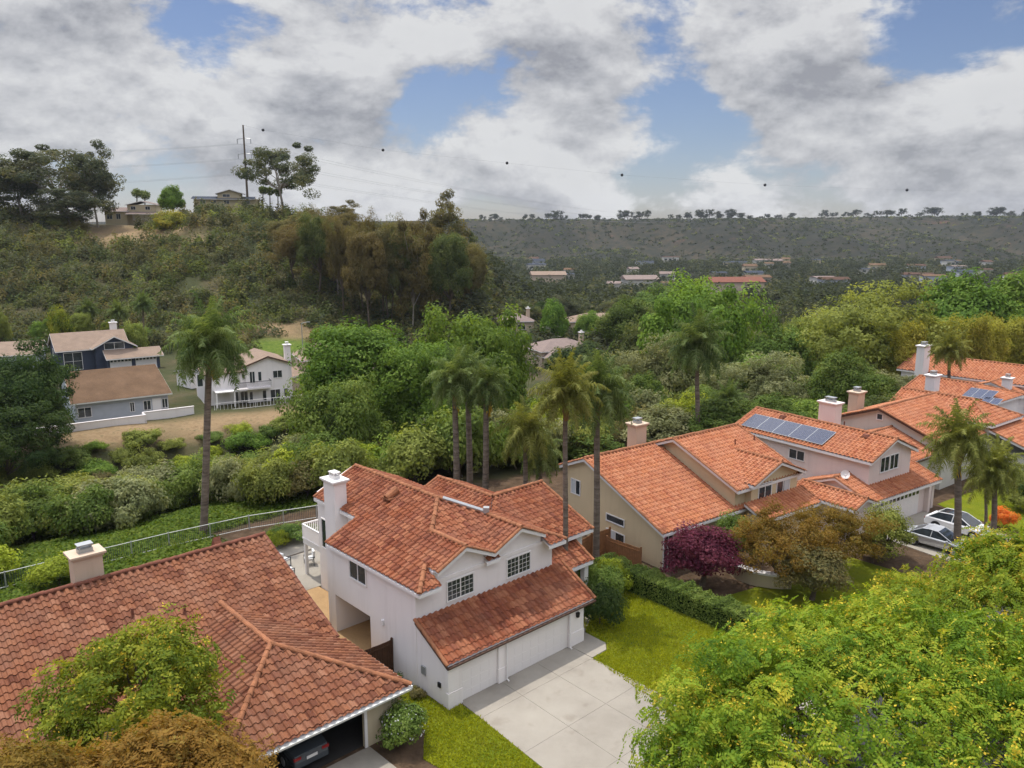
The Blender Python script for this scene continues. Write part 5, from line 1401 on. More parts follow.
def build_near_trees():
    near_tree('huge yellow-green feathery street tree with golden flower tips, nearest the driveway', (13.6, 24.9, 0), 21, (8.3, 7.6, 3.9), 5.5, 640, 28, 'front', leaf=.15, spray=.6, leaflets=15, flowers=800)
    near_tree('second yellow-green street tree with golden tips at the picture edge, before the parked cars', (24.6, 31.6, 0), 22, (7.4, 7.0, 3.6), 5.9, 440, 25, 'front', leaf=.165, spray=.6, leaflets=15, flowers=700)
    near_tree('rounded green-yellow tree standing in front of the near tiled roof', (-14.9, 28.9, 0), 23, (2.95, 2.8, 2.3), 5.3, 105, 26, 'limeg', leaf=.18, spray=.5, leaflets=9, flowers=90, name='garden_tree', nl=16, r0=.16)
    for i, (x, y, lab, sd) in enumerate(((-11.6, 22.6, 'golden-olive feathery tree at the bottom edge below the garage roof', 24), (-16.2, 22.0, 'golden-olive feathery tree in the bottom corner', 25))):
        near_tree(lab, (x, y, 0), sd, (3.2, 2.6, 2.3), 5.15 - i * .2, 130, 36, 'gold', leaf=.15, spray=.6, leaflets=15, name='garden_tree', nl=14, r0=.14)
    g = PR['small']
    p = at_z(702, 586, 0); plant(g, 'dark plum-purple leaved tree at the corner of the beige house', 'tree', p, 5.0, 4.2, 'plum', 'plum_tree')
    for px, py, W, H, pal, lab in ((775, 588, 5.6, 5.4, 'gold', 'olive-bronze bushy tree in front of the beige house gable'), (838, 574, 5.4, 5.0, 'gold', 'olive-bronze bushy tree between the beige house and the pink house'), (812, 600, 4.4, 3.6, 'brown', 'low rusty bush under the bronze trees'), (885, 560, 3.8, 3.9, 'olive', 'thin grey-olive tree beside the pink house garage'), (735, 560, 3.0, 3.4, 'mid', 'slim green tree between the plum tree and the bronze tree'), (872, 562, 2.6, 2.2, 'brown', 'rusty low shrub by the driveway edge of the parked cars')):
        p = at_z(px, py, 0); plant(PR['airy'] if H > 4.5 else g, lab, 'tree' if H > 3 else 'bush', p, W, H, pal)
    # shrubs round the white house
    for px, py, W, H, pal, lab in ((600, 625, 3.0, 2.6, 'dark', 'dark rounded shrub between the garage corner and the lawn'), (604, 600, 2.8, 2.3, 'mid', 'mid-green shrub behind the dark rounded shrub'), (585, 588, 2.2, 1.8, 'mid', 'green shrub under the porch roof edge'), (612, 590, 2.4, 2.2, 'lime', 'light green shrub beside the tall bare palm trunk'), (404, 742, 2.7, 2.0, 'mid', 'white-flowered green shrub at the near garage corner'), (392, 690, 1.2, .8, 'dark', 'small dark shrub by the wooden gate'), (417, 697, .9, .45, 'brown', 'small brown shrub at the white wall foot'), (290, 541, 3.6, 1.3, 'mid', 'clipped green shrub mass behind the patio'), (278, 548, 1.8, 1.3, 'lime', 'light green shrub beside the patio'), (60, 585, 3.6, 2.0, 'lime', 'light green shrub between the picket fence and the near chimney'), (345, 545, 1.6, 1.0, 'dark', 'dark low shrub at the arch end'), (1003, 528, 1.8, 1.6, 'orange', 'bright orange flowering shrub by the parked cars')):
        p = at_z(px, py, 0); plant(PR['shrub' if W > 2 else 'shrubc'], lab, 'bush', p, W, H, pal, 'garden_shrub')
    r9 = np.random.default_rng(9); c = at_z(404, 742, 0); d = unit(r9, 260); d[:, 2] = np.abs(d[:, 2])
    V, F = leaf_quads(r9, np.array([c.x, c.y, .75]) + d * np.array([1.15, 1.15, 1.1]) * r9.uniform(.85, 1.0, (260, 1)), d, .10, .09)
    sh = [o for o in bpy.data.objects if o.get('label', '').startswith('white-flowered')][0]
    bl = mesh_from('blossom', V, F, [M['cushion']], None); bl.parent = sh; bl.matrix_parent_inverse = (Matrix.Translation(sh.location) @ sh.rotation_euler.to_matrix().to_4x4() @ Matrix.Diagonal((*sh.scale, 1))).inverted()
    rng = random.Random(3)
    for i in range(18):
        u, v = rng.uniform(52, 76), rng.uniform(-16, -9); p = MAIN.w(u, v)
        plant(PR['shrubb'], 'dark green garden shrub in the front gardens up the street', 'bush', p, rng.uniform(2, 3.4), rng.uniform(1.6, 3), rng.choice(['mid', 'dark', 'olive']), 'garden_shrub', 'dark garden shrubs up the street')
    # hedge clipped square
    rng = np.random.default_rng(31)
    a, b = Vector((17.55, 5.2)), Vector((17.5, -8.6)); L = (b - a).length
    n = 24000; u = rng.uniform(-.75, .75, n); z = rng.uniform(0, 1.35, n); s = rng.uniform(0, L, n)
    face = rng.integers(0, 5, n); u = np.where(face == 0, -.75, np.where(face == 1, .75, u)); z = np.where(face >= 2, 1.35, z); z = np.where((face < 2), z * 1.0, z)
    bulge = .09 * np.sin(s * 2.1) + .07 * np.sin(s * 4.7 + 1) + .05 * np.sin(s * 9 + z * 3)
    uu = u * (1 + bulge) + rng.normal(size=n) * .06; zz = z * (1 + bulge * .7) + rng.normal(size=n) * .06
    nm = np.stack([np.where(face == 0, -1, np.where(face == 1, 1, 0)), rng.normal(size=n) * .4, np.where(face >= 2, 1, .2)], 1) + rng.normal(size=(n, 3)) * .35
    nm /= np.linalg.norm(nm, axis=1, keepdims=True)
    V, F = leaf_quads(rng, np.stack([uu, -s, zz], 1), nm, .13, .08)
    t = thing('hedge', 'long clipped green hedge between the lawn and the beige house', 'hedge', MAIN.w(a.x, a.y), MAIN.a)
    mesh_from('foliage', V, F, [M['l_mid']], t, None, {'lf': ('FACE', 'FLOAT', np.clip(rng.uniform(0, 1, n) * .7 + .3 * np.sin(s) ** 2, 0, 1))})
    mb = MB(); mb.span((-.6, -L + .1, -.1), (.6, -.1, 1.2)); mb.build('branches', M['l_dark'], t)
build_near_trees()

# ------------------------------------------------------------------ palms
def palm_crown(seed, nf, L, droop, lw, pairs=56):
    rng = np.random.default_rng(seed); V, F, tn = [], [], []
    for i in range(nf):
        az = i * 2.399 + rng.uniform(-.2, .2); f = i / nf
        el = R(82) - f * R(115) + rng.uniform(-.1, .1); ln = L * rng.uniform(.85, 1.1)
        d = Vector((math.cos(az) * math.cos(el), math.sin(az) * math.cos(el), math.sin(el))); p = Vector((0, 0, 0)); pts = [p.copy()]; st = 12
        for k in range(st):
            d = (d + Vector((0, 0, -droop * (.4 + k / st) * (1.1 - .5 * abs(math.sin(el)))))).normalized(); p = p + d * ln / st; pts.append(p.copy())
        tone = rng.uniform(.1, .9)
        for k in range(pairs):
            s = (k + .8) / pairs * st; a = int(min(st - 1, s)); q = pts[a].lerp(pts[a + 1], s - a); ax = (pts[a + 1] - pts[a]).normalized()
            sd = ax.cross(Vector((0, 0, 1))); sd = sd.normalized() if sd.length > .05 else Vector((1, 0, 0))
            upv = sd.cross(ax)
            ll = lw * (math.sin(min(1, .25 + k / pairs * .9) * math.pi) * .75 + .3)
            for sgn in (-1, 1):
                dr = (sd * sgn + ax * rng.uniform(.3, .9) + upv * rng.uniform(-.8, .9)).normalized(); w_ = ax * .034
                m = q + dr * ll * .55 + Vector((0, 0, -.06 * ll)); e = q + dr * ll + Vector((0, 0, -.62 * ll))
                o = len(V); V += [q - w_, q + w_, m + w_ * .9, m - w_ * .9, e]
                F += [(o, o + 1, o + 2, o + 3)]; F += [(o + 3, o + 2, o + 4, o + 4)]; tn += [tone * .5 + rng.uniform(0, .5)] * 2
        for k in range(st):
            w_ = Vector((0, 0, 1)).cross(pts[k + 1] - pts[k]); w_ = w_.normalized() * (.05 * (1 - k / st) + .012) if w_.length > 1e-5 else Vector((.04, 0, 0))
            o = len(V); V += [pts[k] - w_, pts[k] + w_, pts[k + 1] + w_ * .8, pts[k + 1] - w_ * .8]; F.append((o, o + 1, o + 2, o + 3)); tn.append(.9)
    fs = [tuple(dict.fromkeys(f)) for f in F]
    o = mesh_from('crown', V, fs, [M['l_palm']], None, None, {'lf': ('FACE', 'FLOAT', tn)}); d = o.data; bpy.data.objects.remove(o)
    return d
PC = [palm_crown(41, 40, 3.5, .19, .95), palm_crown(42, 36, 3.1, .16, .85), palm_crown(43, 30, 3.4, .22, .9)]
def fan_crown(seed):
    rng = np.random.default_rng(seed); c = unit(rng, 420) * np.array([1, 1, .85]); n = c + rng.normal(size=c.shape) * .4; n /= np.linalg.norm(n, axis=1, keepdims=True)
    V, F = leaf_quads(rng, c * rng.uniform(.5, 1, (420, 1)) * 1.6, n, .7, .3)
    o = mesh_from('crown', V, F, [M['l_palm']], None, None, {'lf': ('FACE', 'FLOAT', rng.uniform(0, 1, 420))}); d = o.data; bpy.data.objects.remove(o)
    return d
FAN = fan_crown(44)

def palm(label, base, top, r, pal='palm', k=0, sc=1.0, boots=True, lean=None, name='feather_palm', dead=0, group=None, fan=False):
    base, top = Vector(base), Vector(top); t = thing(name, label, 'palm tree', tuple(base), 0, group)
    d = top - base; n = 14; pts = [d * (i / n) + Vector((math.sin(i * .45) * .05, math.cos(i * .6) * .04, 0)) * (i / n) for i in range(n + 1)]; pts[-1] = d.copy()
    mb = MB(); mb.tube([pts[0] - Vector((0, 0, .4))] + pts, [r * 1.5, r * 1.3] + [r * (1.1 - .28 * i / n) for i in range(1, n + 1)], 10); mb.build('trunk', M['palmtrunk'], t, smooth=True)
    if boots:
        b = MB(); L = min(1.8, d.length * .22); ax = d.normalized()
        b.tube([d - ax * L, d - ax * L * .7, d - ax * L * .3, d + ax * .25], [r * .85, r * 1.2, r * 1.35, r * .7], 9)
        for i in range(22):
            a = i * 2.4; q = d - ax * (L * (i / 22)); o = Vector((math.cos(a), math.sin(a), 0))
            b.tube([q + o * r * .8, q + o * r * 1.6 + Vector((0, 0, .35))], [.07, .03], 4)
        b.build('boots', M['boots'], t)
    c = link(bpy.data.objects.new('crown', FAN if fan else PC[k]), t); own_mat(c, M['l_' + pal]); c.location = d; c.scale = (sc, sc, sc); c.rotation_euler.z = random.uniform(0, 6)
    if dead:
        rng = np.random.default_rng(int(abs(base.x) * 100)); q = np.array([[rng.normal() * .12 + .12, rng.normal() * .12, -h] for h in rng.uniform(.4, 2.6, 160)]); nn = unit(rng, 160) * np.array([1, 1, .1])
        V, F = leaf_quads(rng, q, nn / np.linalg.norm(nn, axis=1, keepdims=True), .5, .1, 3.0)
        s = mesh_from('dead_skirt', V, F, [M['l_flower']], t, None, {'lf': ('FACE', 'FLOAT', rng.uniform(0, .6, 160))}); s.location = d
    return t

def palm_px(label, px0, y0, dist, pxb, r, zb=None, **kw):
    top = at_d(px0, y0, dist); g = at_ground(pxb, dist); z = g.z if zb is None else zb
    zc = dist * CP + (CAMZ - z) * SP
    return palm(label, ((pxb - 512) / FPX * zc, dist, z), top, r, **kw)

def build_palms():
    b = MAIN.w(.6, 31.6); top = at_d(210, 345, b.y)
    palm('tallest feather palm, standing alone behind the near tiled roof', (b.x, b.y, gz(b.x, b.y)), top, .27, k=0, sc=1.14, dead=1)
    b = MAIN.w(12.9, 4.3); top = at_d(566, 392, b.y); palm('slender palm with yellowing crown rising through the white house porch roof', (b.x, b.y, 0), top, .17, 'palmy', k=1, sc=.86)
    b = at_z(596, 564, 0); top = at_d(598, 390, b.y); palm('dark-crowned palm with thick trunk between the white and beige houses', tuple(b), top, .23, k=0, sc=.95)
    for i, (px, y, d, pb, lab) in enumerate(((455, 380, 66, 457, 'dark feather palm farthest left in the trio behind the white house'), (468, 372, 68.5, 470, 'dark feather palm in the middle of the trio behind the white house'), (487, 385, 65, 485, 'dark feather palm with reddish trunk, last of the trio behind the white house'))):
        palm_px(lab, px, y, d, pb, .26, zb=0, k=i, sc=.9 - .05 * i, dead=1)
    palm_px('shorter arching palm behind the wing roof of the white house', 526, 432, 63, 525, .2, zb=0, k=2, sc=.95, pal='palmy')
    palm_px('low arching palm half hidden beside the weathered fence', 540, 452, 66, 541, .18, zb=0, k=2, sc=.8)
    palm_px('tall grey-green feather palm behind the beige house ridge', 697, 345, 82, 698, .26, k=0, sc=1.2)
    palm_px('yellow-green palm rising over the far solar-panelled roof', 950, 350, 96, 948, .2, k=1, sc=.95, pal='palmy')
    b = at_z(957, 553, 0); palm('street palm with ringed trunk in front of the parked white car', tuple(b), at_d(959, 440, b.y), .24, k=0, sc=.88, pal='palmy', dead=1)
    b = at_z(993, 540, 0); palm('street palm at the picture edge beside the orange shrub', tuple(b), at_d(996, 468, b.y), .2, k=1, sc=.78, pal='palmy')
    b = at_z(985, 541, 0); palm('thin pale palm trunk next to the street palm at the picture edge', tuple(b), at_d(987, 476, b.y), .11, k=2, sc=.7, pal='palmy')
    for px, y, d, lab in ((143, 304, 176, 'small palm in the gardens behind the slate-blue house'), (118, 312, 178, 'arching small palm beside the slate-blue house roof'), (88, 310, 182, 'yellowish small palm beyond the slate-blue house ridge')):
        palm_px(lab, px, y, d, px + 1, .2, k=1, sc=1.0, boots=False)
    palm_px('palm with hanging dead fronds in the canyon behind the solar roof', 728, 400, 84, 727, .2, k=1, sc=.75, dead=1, boots=False)
    for px, y, lab in ((137, 193, 'small fan palm on the crest above the cream hilltop house'), (145, 195, 'slightly lower fan palm on the crest beside the first')):
        palm_px(lab, px, y, 312, px, .25, fan=True, boots=False, name='fan_palm', sc=1.3)
    for i, px in enumerate((263, 270, 278)): palm_px('slim fan palm on the crest under the pale-trunked eucalyptus', px, 190 + i, 290, px, .2, fan=True, boots=False, name='fan_palm', sc=1.1, group='slim fan palms under the crest eucalyptus')
build_palms()

# ------------------------------------------------------------------ canyon scrub, brush and woods
def build_scrub():
    rng = random.Random(17); pts = []; tries = 0
    while len(pts) < 290 and tries < 40000:
        tries += 1
        d = rng.uniform(42, 118); px = rng.uniform(-40, 700)
        g = at_ground(px, d); u, v, t = bank(np.array([g.x]), np.array([g.y])); t = float(t[0]); u = float(u[0])
        if t < 2.5: continue
        if -14 < u < 7 and t < 13 + 3 * math.sin(u * .5): continue
        if px < 400 and t > 50.5: continue
        if t > 75: continue
        if any((g.x - a) ** 2 + (g.y - b) ** 2 < (1.7 + d * .013) ** 2 for a, b, _ in pts): continue
        pts.append((g.x, g.y, g.z))
    for x, y, z in pts:
        s = rng.uniform(.95, 1.75); far = y > 75
        t_ = float(bank(np.array([x]), np.array([y]))[2][0])
        if x < -9 and t_ > 38: s *= .72
        pal = rng.choices(['olive', 'lime', 'mid', 'grey', 'bright', 'brown'], [5, 2.2, 3, 3, 1.2, 1])[0]
        single(PR[rng.choice(['shrub', 'shrubb', 'shrubc'])], 'rounded wild scrub bush among many alike in the canyon behind the picket fence', 'bush', (x, y, z - .1), 4.4 * s, (2.9 if not far else 3.4) * s * rng.uniform(.85, 1.35) * (.62 if far and x < -9 else 1), pal, 'scrub_bush', 'wild scrub bushes on the canyon floor')
    # ground-hugging growth on the near bank
    r2 = np.random.default_rng(8); n = 36000
    u = r2.uniform(-24, 14, n); t = r2.uniform(.5, 19, n); t = np.where((u < 1) & (r2.uniform(0, 1, n) < .33), r2.uniform(-8.8, .5, n), t); q = np.array([MAIN.w(a, 30.6 - .28 * max(0, a - 9) + b)[:2] for a, b in zip(u, t)])
    z = ground_z(q[:, 0], q[:, 1]) + r2.uniform(.02, .3, n) + .25 * np.clip(waves(q[:, 0], q[:, 1], 5, k=6), 0, 1)
    nm = np.array([0, 0, 1]) + r2.normal(size=(n, 3)) * .5; nm /= np.linalg.norm(nm, axis=1, keepdims=True)
    V, F = leaf_quads(r2, np.stack([q[:, 0], q[:, 1], z], 1), nm, .34, .2)
    o = mesh_from('ground_cover', V, F, [mat_leaf('ground_cover_leaf', [(.028, .055, .007), (.05, .084, .010), (.078, .11, .014), (.115, .135, .022)])], None, None, {'lf': ('FACE', 'FLOAT', np.clip(r2.uniform(0, 1, n) * .6 + .4 * (waves(q[:, 0], q[:, 1], 7) * .5 + .5), 0, 1))})
    tag(o, None, None, kind='stuff')

    def mass(name, P, W, H, nleaf, L, Wd, mats_w, seed):
        """many far bushes or crowns that read as one mass"""
        r = np.random.default_rng(seed); n = len(P); ci = np.repeat(np.arange(n), nleaf)
        e = unit(r, n * nleaf); e[:, 2] = np.abs(e[:, 2]) * 1.15 - .15
        C = P[ci] + e * np.stack([W[ci] / 2, W[ci] / 2, H[ci]], 1) * (.62 + .38 * r.uniform(0, 1, len(ci)))[:, None] * (1 + .25 * np.sin(e[:, :1] * 5 + ci[:, None]))
        nm = e + np.array([0, 0, .4]) + r.normal(size=e.shape) * .5; nm /= np.linalg.norm(nm, axis=1, keepdims=True)
        s = np.repeat(r.uniform(.8, 1.25, n), nleaf)
        V, F = leaf_quads(r, C, nm, L * s, Wd * s)
        tn = np.repeat(r.uniform(0, 1, n), nleaf) * .5 + r.uniform(0, .5, len(ci))
        mi = np.repeat(r.choice(len(mats_w), n, p=np.array([w for _, w in mats_w]) / sum(w for _, w in mats_w)), nleaf)
        o = mesh_from(name, V, F, [M['l_' + k] for k, _ in mats_w], None, mi, {'lf': ('FACE', 'FLOAT', tn)})
        return tag(o, None, None, kind='stuff')
    r3 = np.random.default_rng(9)
    def field(n, pxr, dr, keep=lambda x, y: np.ones(len(x), bool)):
        px = r3.uniform(pxr[0], pxr[1], n); d = r3.uniform(dr[0] ** 1.5, dr[1] ** 1.5, n) ** (1 / 1.5)
        x = (px - 512) / FPX * (d * CP + 4); k = keep(px, d); x, y = x[k], d[k]
        return np.stack([x, y, ground_z(x, y)], 1)
    def hillkeep(px, d):
        k = np.ones(len(px), bool)
        for cx, cy, rx, ry in ((120, 268, 34, 18), (168, 262, 26, 6), (205, 250, 20, 5), (295, 190, 24, 5), (278, 178, 30, 9), (222, 288, 40, 9)):
            k &= ((px - cx) / rx) ** 2 + ((d - cy) / ry) ** 2 > 1
        return k
    P = field(1700, (-60, 520), (172, 284), hillkeep); n = len(P)
    mass('hillside_brush', P, r3.uniform(3, 8, n), r3.uniform(1.8, 5.2, n), 190, .7, .38, [('hill', 4), ('hillg', 3), ('brown', 1.6), ('euc', 1.5), ('olive', .5)], 3)
    P = field(900, (430, 1080), (165, 330)); n = len(P)
    mass('valley_woods', P, r3.uniform(6, 11, n), r3.uniform(4, 8, n), 150, 1.3, .7, [('euc', 2), ('fargreen', 4), ('hillg', 1.5), ('hill', 1)], 4)
    P = field(2400, (430, 1100), (330, 1080)); n = len(P)
    mass('distant_woods', P, r3.uniform(8, 15, n), r3.uniform(5, 9, n), 80, 2.4, 1.3, [('fargreen', 6), ('euc', 1)], 5)
    P = field(4200, (430, 1120), (1060, 1720)); n = len(P)
    mass('mesa_scrub', P, r3.uniform(5, 13, n), r3.uniform(2, 4, n), 12, 3.6, 2.2, [('fargreen', 4), ('hillg', 1)], 6)
build_scrub()

def build_far():
    rng = random.Random(23)
    # trees along the mesa rim, each one standing against the sky
    for i in range(150):
        px = 478 + i * 3.8 + rng.uniform(-4, 4)
        if math.sin(px * .045) + .6 * math.sin(px * .13 + 1) < -1.0: continue
        best = max(range(1450, 1900, 25), key=lambda d: (gz((px - 512) / FPX * (d * CP + 4), d) - CAMZ) / d)
        x = (px - 512) / FPX * (best * CP + 4); z = gz(x, best)
        h = rng.choice([rng.uniform(5, 10), rng.uniform(9, 15), rng.uniform(12, 24)]); single(PR['far'], 'dark tree standing on the far mesa rim against the sky', 'tree', (x, best, z - .5), h * rng.uniform(.55, 1.5), h, 'fargreen', 'rim_tree', 'trees along the far mesa rim')
    # flat-roofed buildings on the valley floor
    W_ = [M['cream'], M['grey'], M['ltgrey'], M['palebark'], M['grey']]
    for i in range(42):
        px = rng.uniform(495, 1040); d = rng.choice([rng.uniform(860, 1120), rng.uniform(560, 860)])
        x = (px - 512) / FPX * (d * CP + 4); z = gz(x, d); w, l, h = rng.uniform(8, 22), rng.uniform(8, 13), rng.uniform(5, 8)
        t = thing('valley_building', 'low pale building among trees on the far valley floor', 'building', (x, d, z), rng.uniform(-.3, .3), 'pale buildings on the valley floor')
        mb = MB(); mb.span((-w / 2, -l / 2, -2), (w / 2, l / 2, h))
        mb.build('wall', rng.choice(W_), t)
        r = MB(); r.along_u([(-l / 2 - .6, h), (0, h + rng.uniform(.6, 2.2)), (l / 2 + .6, h)], -w / 2 - .6, w / 2 + .6); r.build('roof', M[rng.choice(['blueshingle', 'brownshingle', 'greyshingle', 'darkwood'])], t)
        for k in range(int(w / 6)): g = MB(); g.box((-w / 2 + 3 + k * 6, -l / 2 - .03, h * .55), (3.4, .1, h * .3)); g.build('window', M['glass'], t)
    for px, d, w in ((735, 470, 30), (548, 640, 26), (640, 560, 22)):
        x = (px - 512) / FPX * (d * CP + 4); z = gz(x, d)
        t = thing('long_building', {735: 'long low building with red-brown roof beyond the dome tree', 548: 'pale cliff-top building on the valley edge past the grove', 640: 'white flat building showing between valley trees'}[px], 'building', (x, d, z), .1)
        mb = MB(); mb.span((-w / 2, -8, -2), (w / 2, 8, 9)); mb.build('wall', M['tan' if px != 640 else 'grey'], t)
        r = MB(); r.along_u([(-9, 9), (0, 11.5), (9, 9)], -w / 2 - 1, w / 2 + 1); r.build('roof', M['capdark' if px == 735 else 'shingle' if px == 548 else 'greyshingle'], t)
    # power pole with three crossarms, and its lines
    g = at_ground(247, 300); top = at_d(243, 125, 300)
    t = thing('power_pole', 'tall steel power pole with three crossarms on the hill crest', 'power pole', (top.x, 300, g.z)); H = top.z - g.z
    mb = MB(); mb.tube([(0, 0, -1), (0, 0, H)], [.46, .26], 10); mb.build('pole', M['bark'], t)
    arms = []
    for k, f in enumerate((141, 156, 171)):
        z = at_d(243, f, 300).z - g.z; a = MB()
        for s in (-1, 1):
            a.tube([(0, 0, z + .9), (s * 2.6, -s * .6, z + .7)], .12, 5); a.tube([(s * 2.6, -s * .6, z + .7), (s * 2.6, -s * .6, z - .9)], .16, 6)
            arms.append(Vector((top.x + s * 2.6, 300 - s * .6, g.z + z - .9)))
        a.build('crossarm', M['metal'], t)
    def wire(a, b, sag, r, label, name='power_line'):
        pts = [a.lerp(b, i / 40) - Vector((0, 0, sag * 4 * (i / 40) * (1 - i / 40))) for i in range(41)]
        mb = MB(); mb.tube(pts, r, 5); o = mb.build(name, M['metal']); tag(o, label, 'power line', 'power lines hung from the pole')
        return pts
    for k, a in enumerate(arms):
        lev = ('top', 'middle', 'lowest')[k // 2]; side = ('outer', 'inner')[k % 2]
        b = Vector((-330, 352 + (k % 2) * 5, a.z + 9 - k)); wire(a, b, 5, .03, f'{side} wire from the {lev} crossarm running off over the eucalyptus')
        far = Vector((430 + k * 4, 1560, 70 - k * 1.4)); wire(a, far, 24, .034, f'{side} wire from the {lev} crossarm descending toward the far mesa')
    # marker balls on a thin upper wire
    q = [at_d(px, py, 420 + i * 60) for i, (px, py) in enumerate(((263, 130), (383, 150), (507, 163), (622, 175), (765, 185), (907, 190)))]
    mb = MB(); mb.tube([Vector((top.x, 300, top.z))] + q + [at_d(1080, 193, 860)], .022, 4); tag(mb.build('marker_wire', M['cargrey']), 'thin wire carrying dark marker balls above the far valley', 'wire')
    for p, w in zip(q, ('nearest the power pole', 'next after the first toward the valley', 'third out from the power pole', 'fourth out from the power pole', 'second to last over the mesa', 'last over the mesa end')):
        bm = bmesh.new(); bmesh.ops.create_uvsphere(bm, u_segments=14, v_segments=10, radius=.75 * p.y / 420); me = bpy.data.meshes.new('marker_ball'); bm.to_mesh(me); bm.free(); me.materials.append(M['black'])
        o = link(bpy.data.objects.new('marker_ball', me)); o.location = p; tag(o, 'dark marker ball ' + w, 'marker ball', 'marker balls on the wire')
    # lamp post on the green slope across the canyon
    g = at_ground(303, 172); t = thing('street_lamp', 'grey street lamp by the green slope behind the tan house', 'street lamp', tuple(g))
    mb = MB(); mb.tube([(0, 0, 0), (0, 0, 6.5)], [.1, .07], 8); mb.build('pole', M['metal'], t); mb = MB(); mb.tube([(0, 0, 6.5), (1.2, 0, 6.8)], .05, 6); mb.box((1.5, 0, 6.8), (.7, .25, .14)); mb.build('lamp_head', M['metal'], t)
build_far()

# ================================================================== SKY, SUN, AIR, CAMERA
SUN_EL, SUN_AZ = 68.0, 0.0
to_sun = Vector((MAIN.w(0.0, 1.0) - MAIN.w(0, 0)))        # horizontally the light comes from behind the houses
to_sun.z = 0; to_sun.normalize()
az = math.atan2(to_sun.x, to_sun.y)

def build_sky():
    w = bpy.data.worlds.new('World'); SC.world = w; w.use_nodes = True
    nt = w.node_tree; N, L = nt.nodes, nt.links; bg = N['Background']
    sky = N.new('ShaderNodeTexSky'); sky.sky_type = 'NISHITA'; sky.sun_disc = False
    sky.sun_elevation = R(SUN_EL); sky.sun_rotation = az; sky.altitude = 100; sky.air_density = 1.0; sky.dust_density = .6; sky.ozone_density = 1.6
    tc = N.new('ShaderNodeTexCoord'); gen = tc.outputs['Generated']
    def dens(off):
        mp = N.new('ShaderNodeMapping'); mp.inputs['Location'].default_value = off; mp.inputs['Scale'].default_value = (1, 1, 1.75)
        L.new(gen, mp.inputs['Vector'])
        a = N.new('ShaderNodeTexNoise'); a.inputs['Scale'].default_value = 5.2; a.inputs['Detail'].default_value = 9; a.inputs['Roughness'].default_value = .6; a.inputs['Distortion'].default_value = .1
        L.new(mp.outputs[0], a.inputs['Vector'])
        return a.outputs['Fac']
    def lobe(px, py, k, tight):
        d = (at_d(px, py, 1000) - Vector((0, 0, CAMZ))).normalized()
        vm = N.new('ShaderNodeVectorMath'); vm.operation = 'DOT_PRODUCT'; L.new(gen, vm.inputs[0]); vm.inputs[1].default_value = d
        e = _math(nt, 'POWER', _math(nt, 'MAXIMUM', vm.outputs['Value'], 0.0), tight)
        return _math(nt, 'MULTIPLY', e, k)
    def total(off):
        f = dens(off)
        for l in lobes: f = _math(nt, 'ADD', f, l)
        return f
    lobes = [lobe(*q) for q in CLOUD_LOBES]
    f0 = total(CLOUD_OFF); f1 = total((CLOUD_OFF[0], CLOUD_OFF[1], CLOUD_OFF[2] + .085))
    cov = N.new('ShaderNodeMapRange'); cov.interpolation_type = 'SMOOTHSTEP'; cov.inputs[1].default_value = .415; cov.inputs[2].default_value = .52; L.new(f0, cov.inputs[0])
    # lit tops and grey bases: how much cloud lies above
    lit = N.new('ShaderNodeMapRange'); lit.inputs[1].default_value = -.18; lit.inputs[2].default_value = .12
    f2 = total((CLOUD_OFF[0], CLOUD_OFF[1], CLOUD_OFF[2] + .022))
    L.new(_math(nt, 'ADD', _math(nt, 'SUBTRACT', f0, f1), _math(nt, 'MULTIPLY', _math(nt, 'SUBTRACT', f0, f2), .55)), lit.inputs[0])
    thick = N.new('ShaderNodeMapRange'); thick.inputs[1].default_value = .5; thick.inputs[2].default_value = .85; L.new(f0, thick.inputs[0])
    shade = _math(nt, 'SUBTRACT', lit.outputs[0], _math(nt, 'MULTIPLY', thick.outputs[0], .22), True)
    k = CLOUD_GAIN
    cc = _ramp(nt, shade, [(0, [x * k for x in (.33, .335, .36)]), (.30, [x * k for x in (.46, .465, .485)]), (.66, [x * k for x in (.62, .62, .63)]), (1, [x * k for x in (.76, .76, .755)])])
    s = _mix(nt, 1.0, sky.outputs[0], (SKY_K * .93, SKY_K * .93, SKY_K * 1.08), 'MULTIPLY')
    col = _mix(nt, _math(nt, 'MULTIPLY', cov.outputs[0], .93), s, cc)
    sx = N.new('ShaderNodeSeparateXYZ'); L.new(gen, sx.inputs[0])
    hi = N.new('ShaderNodeMapRange'); hi.interpolation_type = 'SMOOTHSTEP'; hi.inputs[1].default_value = .27; hi.inputs[2].default_value = .7; hi.inputs[3].default_value = 1; hi.inputs[4].default_value = HIGH_SKY_FILL
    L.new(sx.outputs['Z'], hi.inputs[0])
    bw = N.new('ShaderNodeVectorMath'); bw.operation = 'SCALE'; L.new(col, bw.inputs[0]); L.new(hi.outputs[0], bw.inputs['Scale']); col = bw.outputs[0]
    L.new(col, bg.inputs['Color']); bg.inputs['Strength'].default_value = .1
SKY_K = .82
HIGH_SKY_FILL = 3.5  # unseen sky overhead brightened, added as ambient fill for shaded walls
CLOUD_GAIN = 10.0
CLOUD_OFF = (.37, .12, .2)
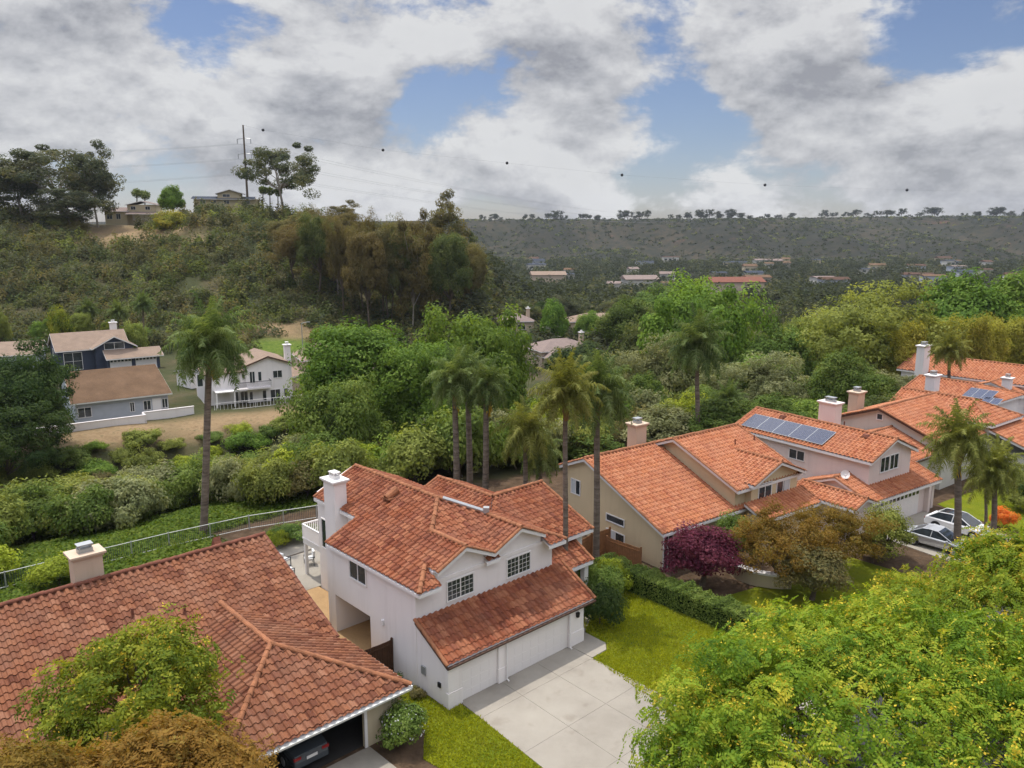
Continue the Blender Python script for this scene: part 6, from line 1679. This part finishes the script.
CLOUD_LOBES = [(180, 18, -.04, 3000), (425, 95, -.10, 1300), (700, 112, -.13, 1000), (590, 160, .12, 900), (740, 70, .10, 1500), (860, 100, .10, 500), (400, 180, .14, 400), (470, 150, .08, 900), (330, 130, .08, 900), (905, 35, -.18, 600), (640, 205, -.10, 600), (780, 215, -.06, 500), (100, 120, -.05, 400), (230, 135, .10, 500), (90, 60, .16, 300), (600, 60, .14, 400), (560, 110, .12, 700), (800, 95, .16, 900), (940, 150, .16, 250), (350, 40, .10, 500), (300, 190, .08, 300)]
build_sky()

sd = bpy.data.lights.new('sun', 'SUN'); sd.energy = 3.7; sd.angle = R(.6); sd.color = (1.0, .95, .87)
so = link(bpy.data.objects.new('sun', sd))
v = Vector((to_sun.x * math.cos(R(SUN_EL)), to_sun.y * math.cos(R(SUN_EL)), math.sin(R(SUN_EL))))
so.rotation_euler = v.to_track_quat('Z', 'Y').to_euler(); so.location = (0, 0, 80)

HAZE = .00006
if HAZE:
    mb = MB(); mb.span((-3350, -3350, -60), (3350, 3350, 140))
    hm = bpy.data.materials.new('haze_air'); hm.use_nodes = True; nt = hm.node_tree; nt.nodes.remove(nt.nodes['Principled BSDF'])
    pv = nt.nodes.new('ShaderNodeVolumePrincipled'); pv.inputs['Density'].default_value = HAZE; pv.inputs['Color'].default_value = (.80, .87, 1.0, 1); pv.inputs['Anisotropy'].default_value = 0
    nt.links.new(pv.outputs[0], nt.nodes['Material Output'].inputs['Volume'])
    o = mb.build('haze', hm); o['kind'] = 'stuff'

cd = bpy.data.cameras.new('camera'); cam = link(bpy.data.objects.new('camera', cd)); SC.camera = cam
cd.sensor_width = 36; cd.lens = 36 * FPX / 1024; cd.clip_start = .5; cd.clip_end = 9000
cam.location = (0, 0, CAMZ); cam.rotation_euler = (math.pi / 2 - PITCH, 0, 0)

vs = SC.view_settings
SC.display_settings.display_device = 'sRGB'
vs.view_transform = 'Standard'; vs.look = 'None'; vs.gamma = 1; vs.exposure = 0.0; vs.use_curve_mapping = False
cy = SC.cycles
cy.max_bounces = 6; cy.diffuse_bounces = 3; cy.glossy_bounces = 2; cy.transmission_bounces = 3; cy.volume_bounces = 1; cy.transparent_max_bounces = 4
cy.use_adaptive_sampling = True; cy.adaptive_threshold = .02; cy.use_denoising = True
cy.caustics_reflective = False; cy.caustics_refractive = False
SC.render.engine = 'CYCLES'
